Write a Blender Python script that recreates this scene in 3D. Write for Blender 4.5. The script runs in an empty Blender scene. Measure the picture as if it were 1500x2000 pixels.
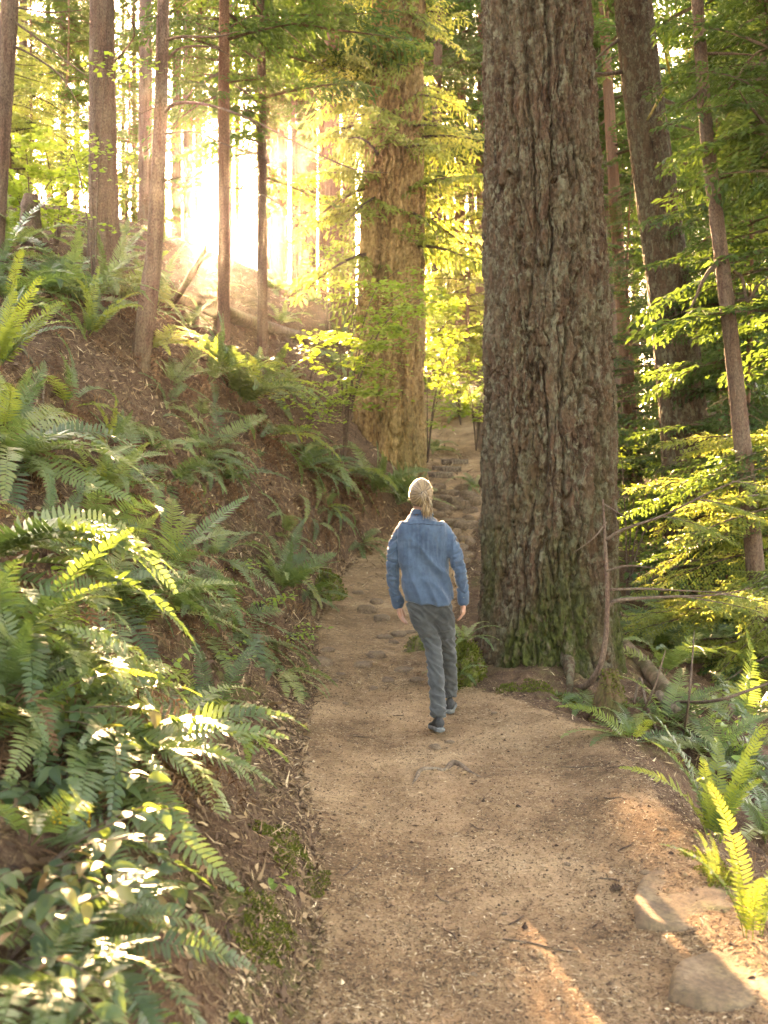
import bpy, bmesh, math, random
import numpy as np
from mathutils import Vector, Matrix, Euler

# ------------------------------------------------------------------ camera, sky, sun, exposure
S = bpy.context.scene
C = S.collection
rad = math.radians
random.seed(11)
RNG = np.random.default_rng(11)
FPX, HV, CZ = 1900.0, 960.0, 1.6          # focal length in photo pixels, horizon row, eye height
HAZE = 0.00017                              # density of the hazy air, per metre

cam_d = bpy.data.cameras.new('camera')
cam = bpy.data.objects.new('camera', cam_d)
C.objects.link(cam)
cam.location = (0, 0, CZ)
cam.rotation_euler = (rad(90), 0, 0)
cam_d.sensor_fit = 'VERTICAL'
cam_d.sensor_height = 36
cam_d.lens = FPX / 2000 * 36
cam_d.shift_y = -0.02
cam_d.clip_start = 0.05
cam_d.clip_end = 2000
cam_d.dof.use_dof = True
cam_d.dof.focus_distance = 6.8
cam_d.dof.aperture_fstop = 3.2
S.camera = cam

SUN = Vector(((420 - 750) / FPX, 1.0, (HV - 350) / FPX)).normalized()   # towards the sun
sun_el = math.asin(SUN.z)
sun_az = math.atan2(SUN.x, SUN.y)          # clockwise from +Y
W = bpy.data.worlds.new('World')
S.world = W
W.use_nodes = True
wn, wl = W.node_tree.nodes, W.node_tree.links
wn.clear()
sky = wn.new('ShaderNodeTexSky')
sky.sky_type = 'NISHITA'
sky.sun_disc = False
sky.sun_elevation = sun_el
sky.sun_rotation = sun_az
sky.air_density = 1.0
sky.dust_density = 3.0
bg = wn.new('ShaderNodeBackground')
bg.inputs['Strength'].default_value = 0.15
wo = wn.new('ShaderNodeOutputWorld')
wl.new(sky.outputs[0], bg.inputs[0])
wl.new(bg.outputs[0], wo.inputs[0])

sun_d = bpy.data.lights.new('sun', 'SUN')
sun_d.energy = 5.0
sun_d.angle = rad(0.55)
sun_d.color = (1.0, 0.80, 0.56)
sun_o = bpy.data.objects.new('sun', sun_d)
C.objects.link(sun_o)
sun_o.rotation_euler = SUN.to_track_quat('Z', 'Y').to_euler()
sun_o.location = (-5, 20, 30)

S.view_settings.view_transform = 'Standard'
S.view_settings.look = 'None'
S.view_settings.exposure = 4.9
S.view_settings.gamma = 1
S.view_settings.use_curve_mapping = False
S.view_settings.use_white_balance = True
S.view_settings.white_balance_temperature = 9900
S.view_settings.white_balance_tint = 20
S.render.engine = 'CYCLES'
cy = S.cycles
cy.use_denoising = True
try:
    cy.denoiser = 'OPENIMAGEDENOISE'
except Exception:
    pass
cy.use_adaptive_sampling = True
cy.adaptive_threshold = 0.03
cy.max_bounces = 5
cy.diffuse_bounces = 2
cy.transmission_bounces = 3
cy.volume_bounces = 0
cy.transparent_max_bounces = 4
cy.sample_clamp_indirect = 6
cy.caustics_reflective = False
cy.caustics_refractive = False

def P(u, v, Y):
    """A point of the place seen at photo pixel (u, v), Y metres ahead."""
    return np.array([(u - 750) / FPX * Y, Y, CZ + (HV - v) / FPX * Y])

# ------------------------------------------------------------------ numpy helpers
_perm = np.random.default_rng(3).permutation(256)
_perm = np.concatenate([_perm, _perm, _perm])
_g = np.array([(1,1,0),(-1,1,0),(1,-1,0),(-1,-1,0),(1,0,1),(-1,0,1),(1,0,-1),(-1,0,-1),(0,1,1),(0,-1,1),(0,1,-1),(0,-1,-1)], float)

def perlin(p):
    p = np.asarray(p, float)
    i = np.floor(p).astype(np.int64)
    f = p - i
    i &= 255
    w = f * f * f * (f * (f * 6 - 15) + 10)
    out = 0
    for dx in (0, 1):
        wx = w[:, 0] if dx else 1 - w[:, 0]
        a = _perm[i[:, 0] + dx]
        for dy in (0, 1):
            wy = w[:, 1] if dy else 1 - w[:, 1]
            b = _perm[a + i[:, 1] + dy]
            for dz in (0, 1):
                wz = w[:, 2] if dz else 1 - w[:, 2]
                g = _g[_perm[b + i[:, 2] + dz] % 12]
                out = out + wx * wy * wz * ((f[:, 0] - dx) * g[:, 0] + (f[:, 1] - dy) * g[:, 1] + (f[:, 2] - dz) * g[:, 2])
    return out

def fbm(p, o=4):
    p = np.asarray(p, float)
    s = 0; a = 1.0
    for k in range(o):
        s = s + a * perlin(p * (2 ** k) + 17.3 * k)
        a *= 0.5
    return s

def smooth(a, b, x):
    t = np.clip((x - a) / (b - a), 0, 1)
    return t * t * (3 - 2 * t)

def arr_mesh(name, V, Q=None, T=None, mats=(), smooth_shade=True, attrs=None, mat_idx=None):
    """A mesh from vertex, quad and triangle arrays (attrs: name -> (domain, values))."""
    V = np.asarray(V, np.float32)
    Q = np.zeros((0, 4), np.int32) if Q is None or len(Q) == 0 else np.asarray(Q, np.int32)
    T = np.zeros((0, 3), np.int32) if T is None or len(T) == 0 else np.asarray(T, np.int32)
    me = bpy.data.meshes.new(name)
    nl = Q.size + T.size
    me.vertices.add(len(V)); me.loops.add(nl); me.polygons.add(len(Q) + len(T))
    me.vertices.foreach_set('co', V.ravel())
    me.loops.foreach_set('vertex_index', np.concatenate([Q.ravel(), T.ravel()]))
    st = np.concatenate([np.arange(len(Q)) * 4, Q.size + np.arange(len(T)) * 3]).astype(np.int32)
    me.polygons.foreach_set('loop_start', st)
    me.polygons.foreach_set('loop_total', np.concatenate([np.full(len(Q), 4), np.full(len(T), 3)]).astype(np.int32))
    me.polygons.foreach_set('use_smooth', np.full(len(Q) + len(T), smooth_shade))
    for m in mats:
        me.materials.append(m)
    if mat_idx is not None:
        me.polygons.foreach_set('material_index', np.asarray(mat_idx, np.int32))
    me.update(calc_edges=True)
    me.validate()
    for k, (dom, val) in (attrs or {}).items():
        at = me.attributes.new(k, 'FLOAT', dom)
        at.data.foreach_set('value', np.asarray(val, np.float32))
    return me

def put(name, me, parent=None, loc=None, rot=None, scale=None):
    o = bpy.data.objects.new(name, me)
    C.objects.link(o)
    if parent is not None:
        o.parent = parent
    if loc is not None: o.location = loc
    if rot is not None: o.rotation_euler = rot
    if scale is not None: o.scale = scale if hasattr(scale, '__len__') else (scale,) * 3
    return o

def tag(o, label, cat, group=None):
    o['label'] = label; o['category'] = cat
    if group: o['group'] = group
    return o

def thing(name, label, cat, loc, rot=(0, 0, 0), group=None):
    o = bpy.data.objects.new(name, None)
    C.objects.link(o)
    o.location = loc; o.rotation_euler = rot
    o.empty_display_size = 0.1
    return tag(o, label, cat, group)

def kind(o, k):
    o['kind'] = k
    return o

class MB:
    """Collects pieces into one mesh."""
    def __init__(self):
        self.V = []; self.Q = []; self.T = []; self.n = 0; self.mq = []; self.mt = []
    def add(self, V, Q=None, T=None, m=0):
        V = np.asarray(V, float)
        if Q is not None and len(Q):
            self.Q.append(np.asarray(Q) + self.n); self.mq += [m] * len(Q)
        if T is not None and len(T):
            self.T.append(np.asarray(T) + self.n); self.mt += [m] * len(T)
        self.V.append(V); self.n += len(V)
    def mesh(self, name, mats, smooth_shade=True, attrs=None):
        return arr_mesh(name, np.concatenate(self.V), np.concatenate(self.Q) if self.Q else None,
                        np.concatenate(self.T) if self.T else None, mats, smooth_shade, attrs, self.mq + self.mt)

def spline(pts, n):
    """Catmull-Rom through rows of pts, n samples (works on any number of columns)."""
    p = np.asarray(pts, float)
    if len(p) == 2:
        t = np.linspace(0, 1, n)[:, None]
        return p[0] * (1 - t) + p[1] * t
    p = np.vstack([2 * p[0] - p[1], p, 2 * p[-1] - p[-2]])
    m = len(p) - 3
    t = np.linspace(0, m - 1e-6, n)
    i = t.astype(int); f = (t - i)[:, None]
    a, b, c, d = p[i], p[i + 1], p[i + 2], p[i + 3]
    return 0.5 * (2 * b + (c - a) * f + (2 * a - 5 * b + 4 * c - d) * f * f + (3 * b - a - 3 * c + d) * f ** 3)

def frames(c):
    """Tangent and two normals along a polyline."""
    t = np.gradient(c, axis=0)
    t /= np.linalg.norm(t, axis=1)[:, None] + 1e-9
    ref = np.array([0., 0., 1.]) if abs(t[0, 2]) < 0.8 else np.array([0., 1., 0.])
    a = np.cross(t, ref); a /= np.linalg.norm(a, axis=1)[:, None] + 1e-9
    b = np.cross(a, t)
    return t, a, b

def tube(pts, radii, n=6, seg=None, cap=True):
    """A tapering tube; pts (k,3), radii (k,) resampled to seg rings."""
    pr = np.column_stack([np.asarray(pts, float), np.asarray(radii, float)])
    if seg: pr = spline(pr, seg)
    c, r = pr[:, :3], np.maximum(pr[:, 3], 1e-4)
    t, a, b = frames(c)
    th = np.arange(n) / n * 2 * math.pi
    V = c[:, None, :] + r[:, None, None] * (np.cos(th)[None, :, None] * a[:, None, :] + np.sin(th)[None, :, None] * b[:, None, :])
    k = len(c)
    i = np.arange(k - 1)[:, None] * n; j = np.arange(n)[None, :]; j2 = (j + 1) % n
    Q = np.stack([i + j, i + j2, i + n + j2, i + n + j], -1).reshape(-1, 4)
    V = V.reshape(-1, 3)
    T = None
    if cap:
        V = np.vstack([V, c[0], c[-1]])
        m = k * n
        T = [(m, (q + 1) % n, q) for q in range(n)] + [(m + 1, (k - 1) * n + q, (k - 1) * n + (q + 1) % n) for q in range(n)]
    return V, Q, T

def rings(R, cap=True):
    """Loft rings R (k,n,3) into a closed skin."""
    k, n = R.shape[:2]
    i = np.arange(k - 1)[:, None] * n; j = np.arange(n)[None, :]; j2 = (j + 1) % n
    Q = np.stack([i + j, i + j2, i + n + j2, i + n + j], -1).reshape(-1, 4)
    V = R.reshape(-1, 3); T = None
    if cap:
        V = np.vstack([V, R[0].mean(0), R[-1].mean(0)])
        m = k * n
        T = [(m, (q + 1) % n, q) for q in range(n)] + [(m + 1, (k - 1) * n + q, (k - 1) * n + (q + 1) % n) for q in range(n)]
    return V, Q, T

def remesh(me, voxel, it=3, name='body'):
    """Union of overlapping closed pieces as one smooth skin."""
    o = bpy.data.objects.new('tmp', me); C.objects.link(o)
    m = o.modifiers.new('r', 'REMESH'); m.mode = 'VOXEL'; m.voxel_size = voxel; m.use_smooth_shade = True
    if it:
        s = o.modifiers.new('s', 'SMOOTH'); s.factor = 0.5; s.iterations = it
    dg = bpy.context.evaluated_depsgraph_get()
    new = bpy.data.meshes.new_from_object(o.evaluated_get(dg))
    new.name = name
    bpy.data.objects.remove(o)
    new.polygons.foreach_set('use_smooth', np.full(len(new.polygons), True))
    return new

def co(me):
    a = np.empty(len(me.vertices) * 3, np.float32); me.vertices.foreach_get('co', a); return a.reshape(-1, 3).astype(float)
def nor(me):
    a = np.empty(len(me.vertices) * 3, np.float32); me.vertices.foreach_get('normal', a); return a.reshape(-1, 3).astype(float)
def set_co(me, v):
    me.vertices.foreach_set('co', np.asarray(v, np.float32).ravel()); me.update()

# ------------------------------------------------------------------ materials
class NT:
    def __init__(self, name):
        self.m = bpy.data.materials.new(name); self.m.use_nodes = True
        self.t = self.m.node_tree; self.t.nodes.clear()
        self.out = self.t.nodes.new('ShaderNodeOutputMaterial')
    def n(self, kind_, **kw):
        x = self.t.nodes.new(kind_)
        for k, v in kw.items():
            if hasattr(x, k) and k not in x.inputs: setattr(x, k, v)
            else: x.inputs[k].default_value = v
        return x
    def l(self, a, b): self.t.links.new(a, b); return b
    def coord(self, scale=(1, 1, 1), which='Object', rot=(0, 0, 0)):
        c = self.n('ShaderNodeTexCoord'); mp = self.n('ShaderNodeMapping')
        mp.inputs['Scale'].default_value = scale; mp.inputs['Rotation'].default_value = rot
        self.l(c.outputs[which], mp.inputs[0]); return mp.outputs[0]
    def noise(self, vec, scale, detail=5, rough=0.6, dist=0.0):
        x = self.n('ShaderNodeTexNoise'); x.inputs['Scale'].default_value = scale; x.inputs['Detail'].default_value = detail
        x.inputs['Roughness'].default_value = rough; x.inputs['Distortion'].default_value = dist
        if vec is not None: self.l(vec, x.inputs['Vector'])
        return x.outputs['Fac']
    def ramp(self, fac, stops, interp='LINEAR'):
        r = self.n('ShaderNodeValToRGB'); e = r.color_ramp.elements; r.color_ramp.interpolation = interp
        while len(e) > 1: e.remove(e[-1])
        e[0].position = stops[0][0]; e[0].color = (*stops[0][1], 1)
        for p, c in stops[1:]:
            q = e.new(p); q.color = (*c, 1)
        if fac is not None: self.l(fac, r.inputs[0])
        return r.outputs[0]
    def mix(self, fac, a, b, mode='MIX'):
        x = self.n('ShaderNodeMix'); x.data_type = 'RGBA'; x.blend_type = mode; x.clamp_factor = True
        for s, v in ((x.inputs[0], fac), (x.inputs[6], a), (x.inputs[7], b)):
            if isinstance(v, (int, float)): s.default_value = v
            elif isinstance(v, tuple): s.default_value = (*v, 1)
            else: self.l(v, s)
        return x.outputs[2]
    def math(self, op, a, b=None, c=None):
        x = self.n('ShaderNodeMath'); x.operation = op
        for s, v in zip(x.inputs, (a, b, c)):
            if v is None: continue
            if isinstance(v, (int, float)): s.default_value = v
            else: self.l(v, s)
        return x.outputs[0]
    def attr(self, name):
        x = self.n('ShaderNodeAttribute'); x.attribute_name = name; return x.outputs['Fac']
    def obj_random(self):
        return self.n('ShaderNodeObjectInfo').outputs['Random']
    def bump(self, h, strength=0.5, dist=0.01, normal=None):
        b = self.n('ShaderNodeBump'); b.inputs['Strength'].default_value = strength; b.inputs['Distance'].default_value = dist
        self.l(h, b.inputs['Height'])
        if normal is not None: self.l(normal, b.inputs['Normal'])
        return b.outputs[0]
    def principled(self, color, rough=0.8, normal=None, spec=0.3, **kw):
        b = self.n('ShaderNodeBsdfPrincipled')
        b.inputs['Specular IOR Level'].default_value = spec
        for s, v in ((b.inputs['Base Color'], color), (b.inputs['Roughness'], rough)):
            if isinstance(v, (int, float)): s.default_value = v
            elif isinstance(v, tuple): s.default_value = (*v, 1)
            else: self.l(v, s)
        if normal is not None: self.l(normal, b.inputs['Normal'])
        for k, v in kw.items(): b.inputs[k.replace('_', ' ')].default_value = v
        return b.outputs[0]
    def done(self, shader):
        self.l(shader, self.out.inputs['Surface']); return self.m

def leaf_material(name, stops, trans, tfac=0.4, rough=0.45, spec=0.4, fac='attr', noise_scale=0, rmul=1.0):
    """Leaf: glossy front over a translucent blade; colour varies from piece to piece."""
    k = NT(name)
    r = k.attr('rnd') if fac == 'attr' else k.obj_random()
    if noise_scale:
        nz = k.noise(k.coord(), noise_scale, 3)
        r = k.math('ADD', k.math('MULTIPLY', r, 0.75), k.math('MULTIPLY', k.math('SUBTRACT', nz, 0.35), 0.6))
    col = k.ramp(r, stops)
    tcol = k.mix(1.0, col, trans, 'MULTIPLY') if False else k.mix(0.55, col, trans)
    p = k.principled(col, rough, spec=spec)
    t = k.n('ShaderNodeBsdfTranslucent'); k.l(tcol, t.inputs['Color'])
    mx = k.n('ShaderNodeMixShader'); mx.inputs[0].default_value = tfac
    k.l(p, mx.inputs[1]); k.l(t.outputs[0], mx.inputs[2])
    return k.done(mx.outputs[0])

def bark_material(name, c1, c2, c3, vscale=0.12, f=9, rough=0.95, bump=0.7, bdist=0.02, moss=True, lichen=False):
    """c1 furrow wood, c2 plate, c3 lichen-grey plate; moss comes from a vertex attribute."""
    k = NT(name)
    v = k.coord((1, 1, vscale)); v3 = k.coord((1, 1, 0.5))
    n1 = k.noise(v, f, 6, 0.65, 0.4)
    n2 = k.noise(v3, f * 0.35, 4, 0.6)
    n3 = k.noise(v3, f * 5, 5, 0.7)
    base = k.ramp(n1, [(0.30, c1), (0.48, c2), (0.72, c3)])
    base = k.mix(k.ramp(n2, [(0.42, (0, 0, 0)), (0.62, (1, 1, 1))]), base, k.mix(0.5, base, c3))
    fine = k.ramp(n3, [(0.30, (0.40, 0.36, 0.33)), (0.50, (0.95, 0.92, 0.9)), (0.70, (1.6, 1.55, 1.5))])
    base = k.mix(1.0, base, fine, 'MULTIPLY')
    if lichen:
        lm = k.ramp(k.noise(k.coord((1, 1, 0.6)), f * 1.7, 5, 0.7, 0.5), [(0.50, (0, 0, 0)), (0.60, (0.8, 0.8, 0.8))])
        base = k.mix(lm, base, k.mix(k.noise(v3, 60, 3), (0.075, 0.070, 0.042), (0.175, 0.155, 0.105)))
        rm = k.ramp(k.noise(k.coord((1, 1, 0.35), rot=(0.3, 0, 0)), f * 1.1, 5, 0.7, 0.5), [(0.52, (0, 0, 0)), (0.62, (0.75, 0.75, 0.75))])
        base = k.mix(rm, base, k.mix(k.noise(v3, 60, 3), (0.045, 0.020, 0.012), (0.125, 0.072, 0.042)))
    if moss:
        mcol = k.ramp(k.noise(v3, 30, 4), [(0.35, (0.020, 0.024, 0.007)), (0.65, (0.060, 0.066, 0.016))])
        mf = k.math('MULTIPLY', k.attr('moss'), k.ramp(k.noise(v3, 14, 4, 0.7), [(0.32, (0, 0, 0)), (0.50, (1, 1, 1))]))
        base = k.mix(mf, base, mcol)
    h = k.math('ADD', k.math('MULTIPLY', n1, 1.0), k.math('MULTIPLY', n3, 0.5))
    return k.done(k.principled(base, rough, k.bump(h, bump, bdist), spec=0.15))

M = {}
def soil_blend():
    k = NT('forest_soil')
    v = k.coord()
    n1 = k.noise(v, 1.3, 5, 0.6); n2 = k.noise(v, 11, 6, 0.7); n3 = k.noise(v, 85, 5, 0.75)
    st = k.noise(k.coord((60, 260, 60), rot=(0, 0, 0.6)), 1, 2); st2 = k.noise(k.coord((260, 60, 90), rot=(0, 0, 0.2)), 1, 2)
    f = k.math('ADD', k.math('MULTIPLY', n1, 0.55), k.math('ADD', k.math('MULTIPLY', n2, 0.28), k.math('MULTIPLY', n3, 0.17)))
    cp = k.ramp(f, [(0.38, (0.115, 0.065, 0.034)), (0.50, (0.270, 0.162, 0.088)), (0.62, (0.42, 0.275, 0.158))])
    cb = k.ramp(k.math('ADD', k.math('MULTIPLY', n1, 0.25), k.math('ADD', k.math('MULTIPLY', n2, 0.5), k.math('MULTIPLY', n3, 0.25))), [(0.36, (0.026, 0.013, 0.008)), (0.50, (0.090, 0.049, 0.029)), (0.64, (0.19, 0.115, 0.070))])
    pf = k.ramp(k.math('ADD', k.attr('pathf'), k.math('MULTIPLY', k.math('SUBTRACT', n2, 0.5), 0.9)), [(0.3, (0, 0, 0)), (0.7, (1, 1, 1))])
    base = k.mix(pf, cb, cp)
    fleck = k.ramp(k.math('MAXIMUM', st, st2), [(0.60, (0, 0, 0)), (0.72, (1, 1, 1))])
    base = k.mix(k.math('MULTIPLY', fleck, 0.45), base, (0.27, 0.17, 0.10))
    base = k.mix(k.ramp(n3, [(0.32, (0.8, 0.8, 0.8)), (0.46, (0, 0, 0))]), base, (0.045, 0.025, 0.014))
    base = k.mix(k.ramp(n3, [(0.56, (0, 0, 0)), (0.70, (0.6, 0.6, 0.6))]), base, (0.43, 0.275, 0.16))
    mc = k.ramp(n2, [(0.4, (0.030, 0.034, 0.010)), (0.65, (0.085, 0.095, 0.022))])
    base = k.mix(k.math('MULTIPLY', k.attr('moss'), k.ramp(n2, [(0.42, (0, 0, 0)), (0.56, (0.85, 0.85, 0.85))])), base, mc)
    h = k.math('ADD', k.math('MULTIPLY', n2, 0.6), k.math('ADD', k.math('MULTIPLY', n3, 0.6), k.math('MULTIPLY', fleck, 0.2)))
    return k.done(k.principled(base, 0.95, k.bump(h, 0.9, 0.025), spec=0.12))
M['soil'] = soil_blend()
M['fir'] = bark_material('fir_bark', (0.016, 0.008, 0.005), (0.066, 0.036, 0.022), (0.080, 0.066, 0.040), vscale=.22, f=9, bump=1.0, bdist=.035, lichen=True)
M['fir_lit'] = bark_material('fir_bark_lit', (0.040, 0.020, 0.010), (0.22, 0.132, 0.060), (0.31, 0.215, 0.10), vscale=.12, f=4)  # fir bark with the golden light on it put into the colour
M['trunk'] = bark_material('conifer_bark', (0.045, 0.025, 0.018), (0.105, 0.060, 0.042), (0.135, 0.098, 0.070), vscale=0.08, f=14, bdist=0.012)
M['trunk_red'] = bark_material('cedar_bark', (0.060, 0.028, 0.018), (0.145, 0.072, 0.045), (0.17, 0.10, 0.066), vscale=0.05, f=16, bdist=0.008)
M['twig'] = bark_material('twig_bark', (0.035, 0.022, 0.016), (0.085, 0.052, 0.037), (0.13, 0.10, 0.07), vscale=1, f=30, bdist=0.003, moss=False)
M['log'] = bark_material('log_bark', (0.050, 0.032, 0.022), (0.13, 0.090, 0.062), (0.20, 0.155, 0.11), vscale=1, f=9, bdist=0.01)
M['fern'] = leaf_material('fern_green', [(0.0, (0.026, 0.052, 0.018)), (0.45, (0.062, 0.100, 0.034)), (0.8, (0.115, 0.150, 0.050)), (1.0, (0.170, 0.175, 0.055))], (0.30, 0.42, 0.06), 0.36, 0.42, 0.45, 'obj')
M['fern_new'] = leaf_material('fern_new_green', [(0.0, (0.095, 0.145, 0.030)), (1.0, (0.15, 0.19, 0.035))], (0.50, 0.52, 0.06), 0.5, 0.45, 0.35, 'obj')
M['fern_dead'] = leaf_material('fern_dead_brown', [(0.0, (0.070, 0.035, 0.020)), (0.6, (0.14, 0.072, 0.038)), (1.0, (0.20, 0.12, 0.068))], (0.30, 0.15, 0.06), 0.25, 0.8, 0.1, 'obj')
M['salal'] = leaf_material('glossy_leaf', [(0.0, (0.020, 0.040, 0.015)), (0.6, (0.046, 0.078, 0.028)), (0.9, (0.095, 0.115, 0.034)), (0.95, (0.19, 0.14, 0.035)), (1.0, (0.17, 0.065, 0.025))], (0.27, 0.36, 0.05), 0.30, 0.50, 0.32, 'obj')
M['leaf_new'] = leaf_material('fresh_leaf', [(0.0, (0.10, 0.18, 0.040)), (1.0, (0.17, 0.25, 0.050))], (0.48, 0.58, 0.06), 0.5, 0.45, 0.35, 'obj')
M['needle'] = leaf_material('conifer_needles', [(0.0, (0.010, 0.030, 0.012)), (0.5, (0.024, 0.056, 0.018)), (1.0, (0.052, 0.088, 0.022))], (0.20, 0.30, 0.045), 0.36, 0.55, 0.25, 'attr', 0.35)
M['needle_sunlit'] = leaf_material('hemlock_spray_sunlit', [(0.0, (0.050, 0.090, 0.020)), (0.5, (0.095, 0.140, 0.030)), (1.0, (0.16, 0.185, 0.042))], (0.50, 0.52, 0.09), 0.48, 0.5, 0.3, 'attr')  # lit copy of the needles, sunlight put into the yellower colour
M['maple'] = leaf_material('maple_leaf', [(0.0, (0.055, 0.11, 0.020)), (0.5, (0.10, 0.17, 0.030)), (1.0, (0.16, 0.23, 0.04))], (0.46, 0.56, 0.05), 0.5, 0.5, 0.3, 'attr')
M['moss'] = leaf_material('moss_green', [(0.0, (0.020, 0.028, 0.006)), (0.5, (0.052, 0.066, 0.012)), (1.0, (0.110, 0.125, 0.022))], (0.30, 0.32, 0.04), 0.3, 0.8, 0.1, 'attr')
M['lichen'] = leaf_material('hanging_moss', [(0.0, (0.12, 0.11, 0.03)), (1.0, (0.24, 0.20, 0.06))], (0.5, 0.42, 0.10), 0.45, 0.8, 0.1, 'attr')
M['litter'] = leaf_material('needle_litter', [(0.0, (0.022, 0.011, 0.007)), (0.4, (0.10, 0.055, 0.030)), (0.7, (0.28, 0.18, 0.095)), (1.0, (0.58, 0.44, 0.28))], (0.3, 0.2, 0.1), 0.08, 0.75, 0.2, 'attr')
def rock_material():
    k = NT('stone')
    v = k.coord()
    n1 = k.noise(v, 5, 6, 0.65); n2 = k.noise(v, 40, 5, 0.7)
    c = k.ramp(n1, [(0.35, (0.095, 0.060, 0.036)), (0.55, (0.18, 0.116, 0.070)), (0.7, (0.26, 0.175, 0.11))])
    c = k.mix(k.ramp(n2, [(0.35, (0.5, 0.5, 0.5)), (0.55, (0, 0, 0))]), c, (0.06, 0.045, 0.034))
    mc = k.ramp(n2, [(0.4, (0.030, 0.036, 0.008)), (0.65, (0.12, 0.13, 0.024))])
    c = k.mix(k.math('MULTIPLY', k.attr('moss'), k.ramp(k.noise(v, 9, 4, 0.7), [(0.38, (0, 0, 0)), (0.54, (1, 1, 1))])), c, mc)
    return k.done(k.principled(c, 0.9, k.bump(k.math('ADD', n1, n2), 0.5, 0.012), spec=0.2))
M['rock'] = rock_material()

# ------------------------------------------------------------------ terrain
PY = [0, 2.9, 3.5, 4.5, 5.5, 6.6, 8, 10, 13, 15, 17, 19, 22, 25, 30, 36, 60, 200]
PL = [-.30, -.30, -.28, -.33, -.50, -.556, -.59, -.74, -.78, -.40, .40, .85, .95, 1.05, 1.2, 1.6, 3, 3]
PR = [1.15, 1.25, 1.35, 1.37, 1.46, 1.44, .62, .68, .95, 1.15, 1.62, 1.95, 2.25, 2.4, 2.6, 3.0, 4.5, 4.5]
PZ = [0, 0, 0, 0, 0, 0, .03, .10, .30, .60, 1.0, 1.45, 2.1, 2.9, 4.5, 6.0, 6.5, 4]
DL = np.array([0, .1, .25, .5, 1, 1.5, 2.2, 3.2, 4.5, 6, 8, 12, 20, 40, 120])
LEFT = {   # height above the path at distance DL from its left edge
    0:  [0, .10, .24, .42, .80, 1.2, 1.8, 2.6, 3.4, 4.0, 4.6, 5.5, 7, 8, 8],
    3:  [0, .13, .27, .43, .78, 1.2, 1.8, 2.6, 3.4, 4.0, 4.6, 5.5, 7, 8, 8],
    5:  [0, .05, .12, .30, .85, 1.35, 2.0, 2.8, 3.6, 4.2, 4.8, 5.5, 7, 8, 8],
    7:  [0, .05, .14, .38, .90, 1.42, 2.1, 3.0, 3.8, 4.3, 4.9, 5.6, 7, 8, 8],
    10: [0, .12, .32, .66, 1.2, 1.85, 2.7, 3.5, 4.1, 4.6, 5.1, 5.8, 7, 8, 8],
    13: [0, .25, .55, 1.1, 2.05, 2.85, 3.5, 4.35, 4.8, 5.2, 5.6, 6.2, 7.2, 8, 8],
    16: [0, .25, .55, .95, 1.45, 1.8, 2.3, 3.2, 4.2, 5.0, 5.6, 6.4, 7.4, 8, 8],
    20: [0, .15, .35, .6, 1.0, 1.45, 2.1, 2.8, 3.7, 4.6, 5.8, 6.6, 7.8, 8, 8],
    26: [0, .15, .35, .7, 1.3, 1.8, 2.3, 3.1, 3.8, 4.6, 5.5, 6.4, 7, 7, 6],
    33: [0, .2, .4, .7, 1.1, 1.5, 2.3, 2.9, 3.4, 4.0, 4.6, 5.6, 6.5, 6, 5],
    42: [0, .05, .1, .2, .3, .4, .6, .9, 1.2, 1.5, 1.8, 2.2, 2.5, 2, 1],
    70: [0, 0, 0, 0, 0, 0, 0, 0, 0, 0, 0, 0, 0, 0, 0],
    200: [0] * 15}
DR = np.array([0, .12, .3, .6, 1.0, 1.5, 2.0, 3.0, 5, 8, 14, 30, 120])
RIGHT = {
    0:  [0, -.03, -.15, -.45, -.8, -1.1, -1.3, -1.6, -1.8, -1.8, -1.5, -1, 0],
    5:  [0, -.03, -.15, -.42, -.7, -1.0, -1.2, -1.5, -1.7, -1.7, -1.5, -1, 0],
    6.9: [0, -.02, -.12, -.32, -.55, -.75, -.9, -1.2, -1.4, -1.4, -1.2, -1, 0],
    7.8: [0, .02, .05, .02, -.0, -.10, -.35, -.7, -1.1, -1.2, -1.0, -.6, 0],
    9.5: [0, .04, .08, .06, .02, -.10, -.35, -.65, -1.0, -1.0, -.9, -.4, 0],
    13: [0, .04, .08, .0, -.1, -.3, -.5, -.8, -1.0, -1.0, -.8, -.3, 1],
    17: [0, .04, .06, -.1, -.3, -.5, -.8, -1.1, -1.5, -1.5, -1.3, -.6, 1],
    25: [0, .06, .1, .1, -.1, -.5, -.9, -1.4, -2.0, -2.2, -2.0, -1, 1],
    36: [0, .05, .1, .1, 0, -.4, -.9, -1.8, -3.2, -3.8, -3.6, -2.5, 0],
    60: [0, 0, 0, 0, 0, -.2, -.4, -1, -1.6, -2, -2, -1.5, 0],
    200: [0] * 13}

def _rows(tab, D, d, y):
    ys = np.array(sorted(tab)); H = [np.interp(d, D, tab[k]) for k in sorted(tab)]
    H = np.stack(H, 0)
    i = np.clip(np.searchsorted(ys, y, side='right') - 1, 0, len(ys) - 2)
    f = np.clip((y - ys[i]) / (ys[i + 1] - ys[i]), 0, 1)
    f = f * 0.5 + smooth(0, 1, f) * 0.5
    j = np.arange(len(y))
    return H[i, j] * (1 - f) + H[i + 1, j] * f

def path_d(x, y):
    """Distances outside the left and the right edge of the path (negative inside)."""
    wob = 0.06 * perlin(np.column_stack([x * 0, y * 1.7, x * 0 + 4.2])) + 0.03 * perlin(np.column_stack([x * 0, y * 5.5, x * 0 + 9.2]))
    return np.interp(y, PY, PL) + wob - x, x - (np.interp(y, PY, PR) + wob * 1.2)

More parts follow.
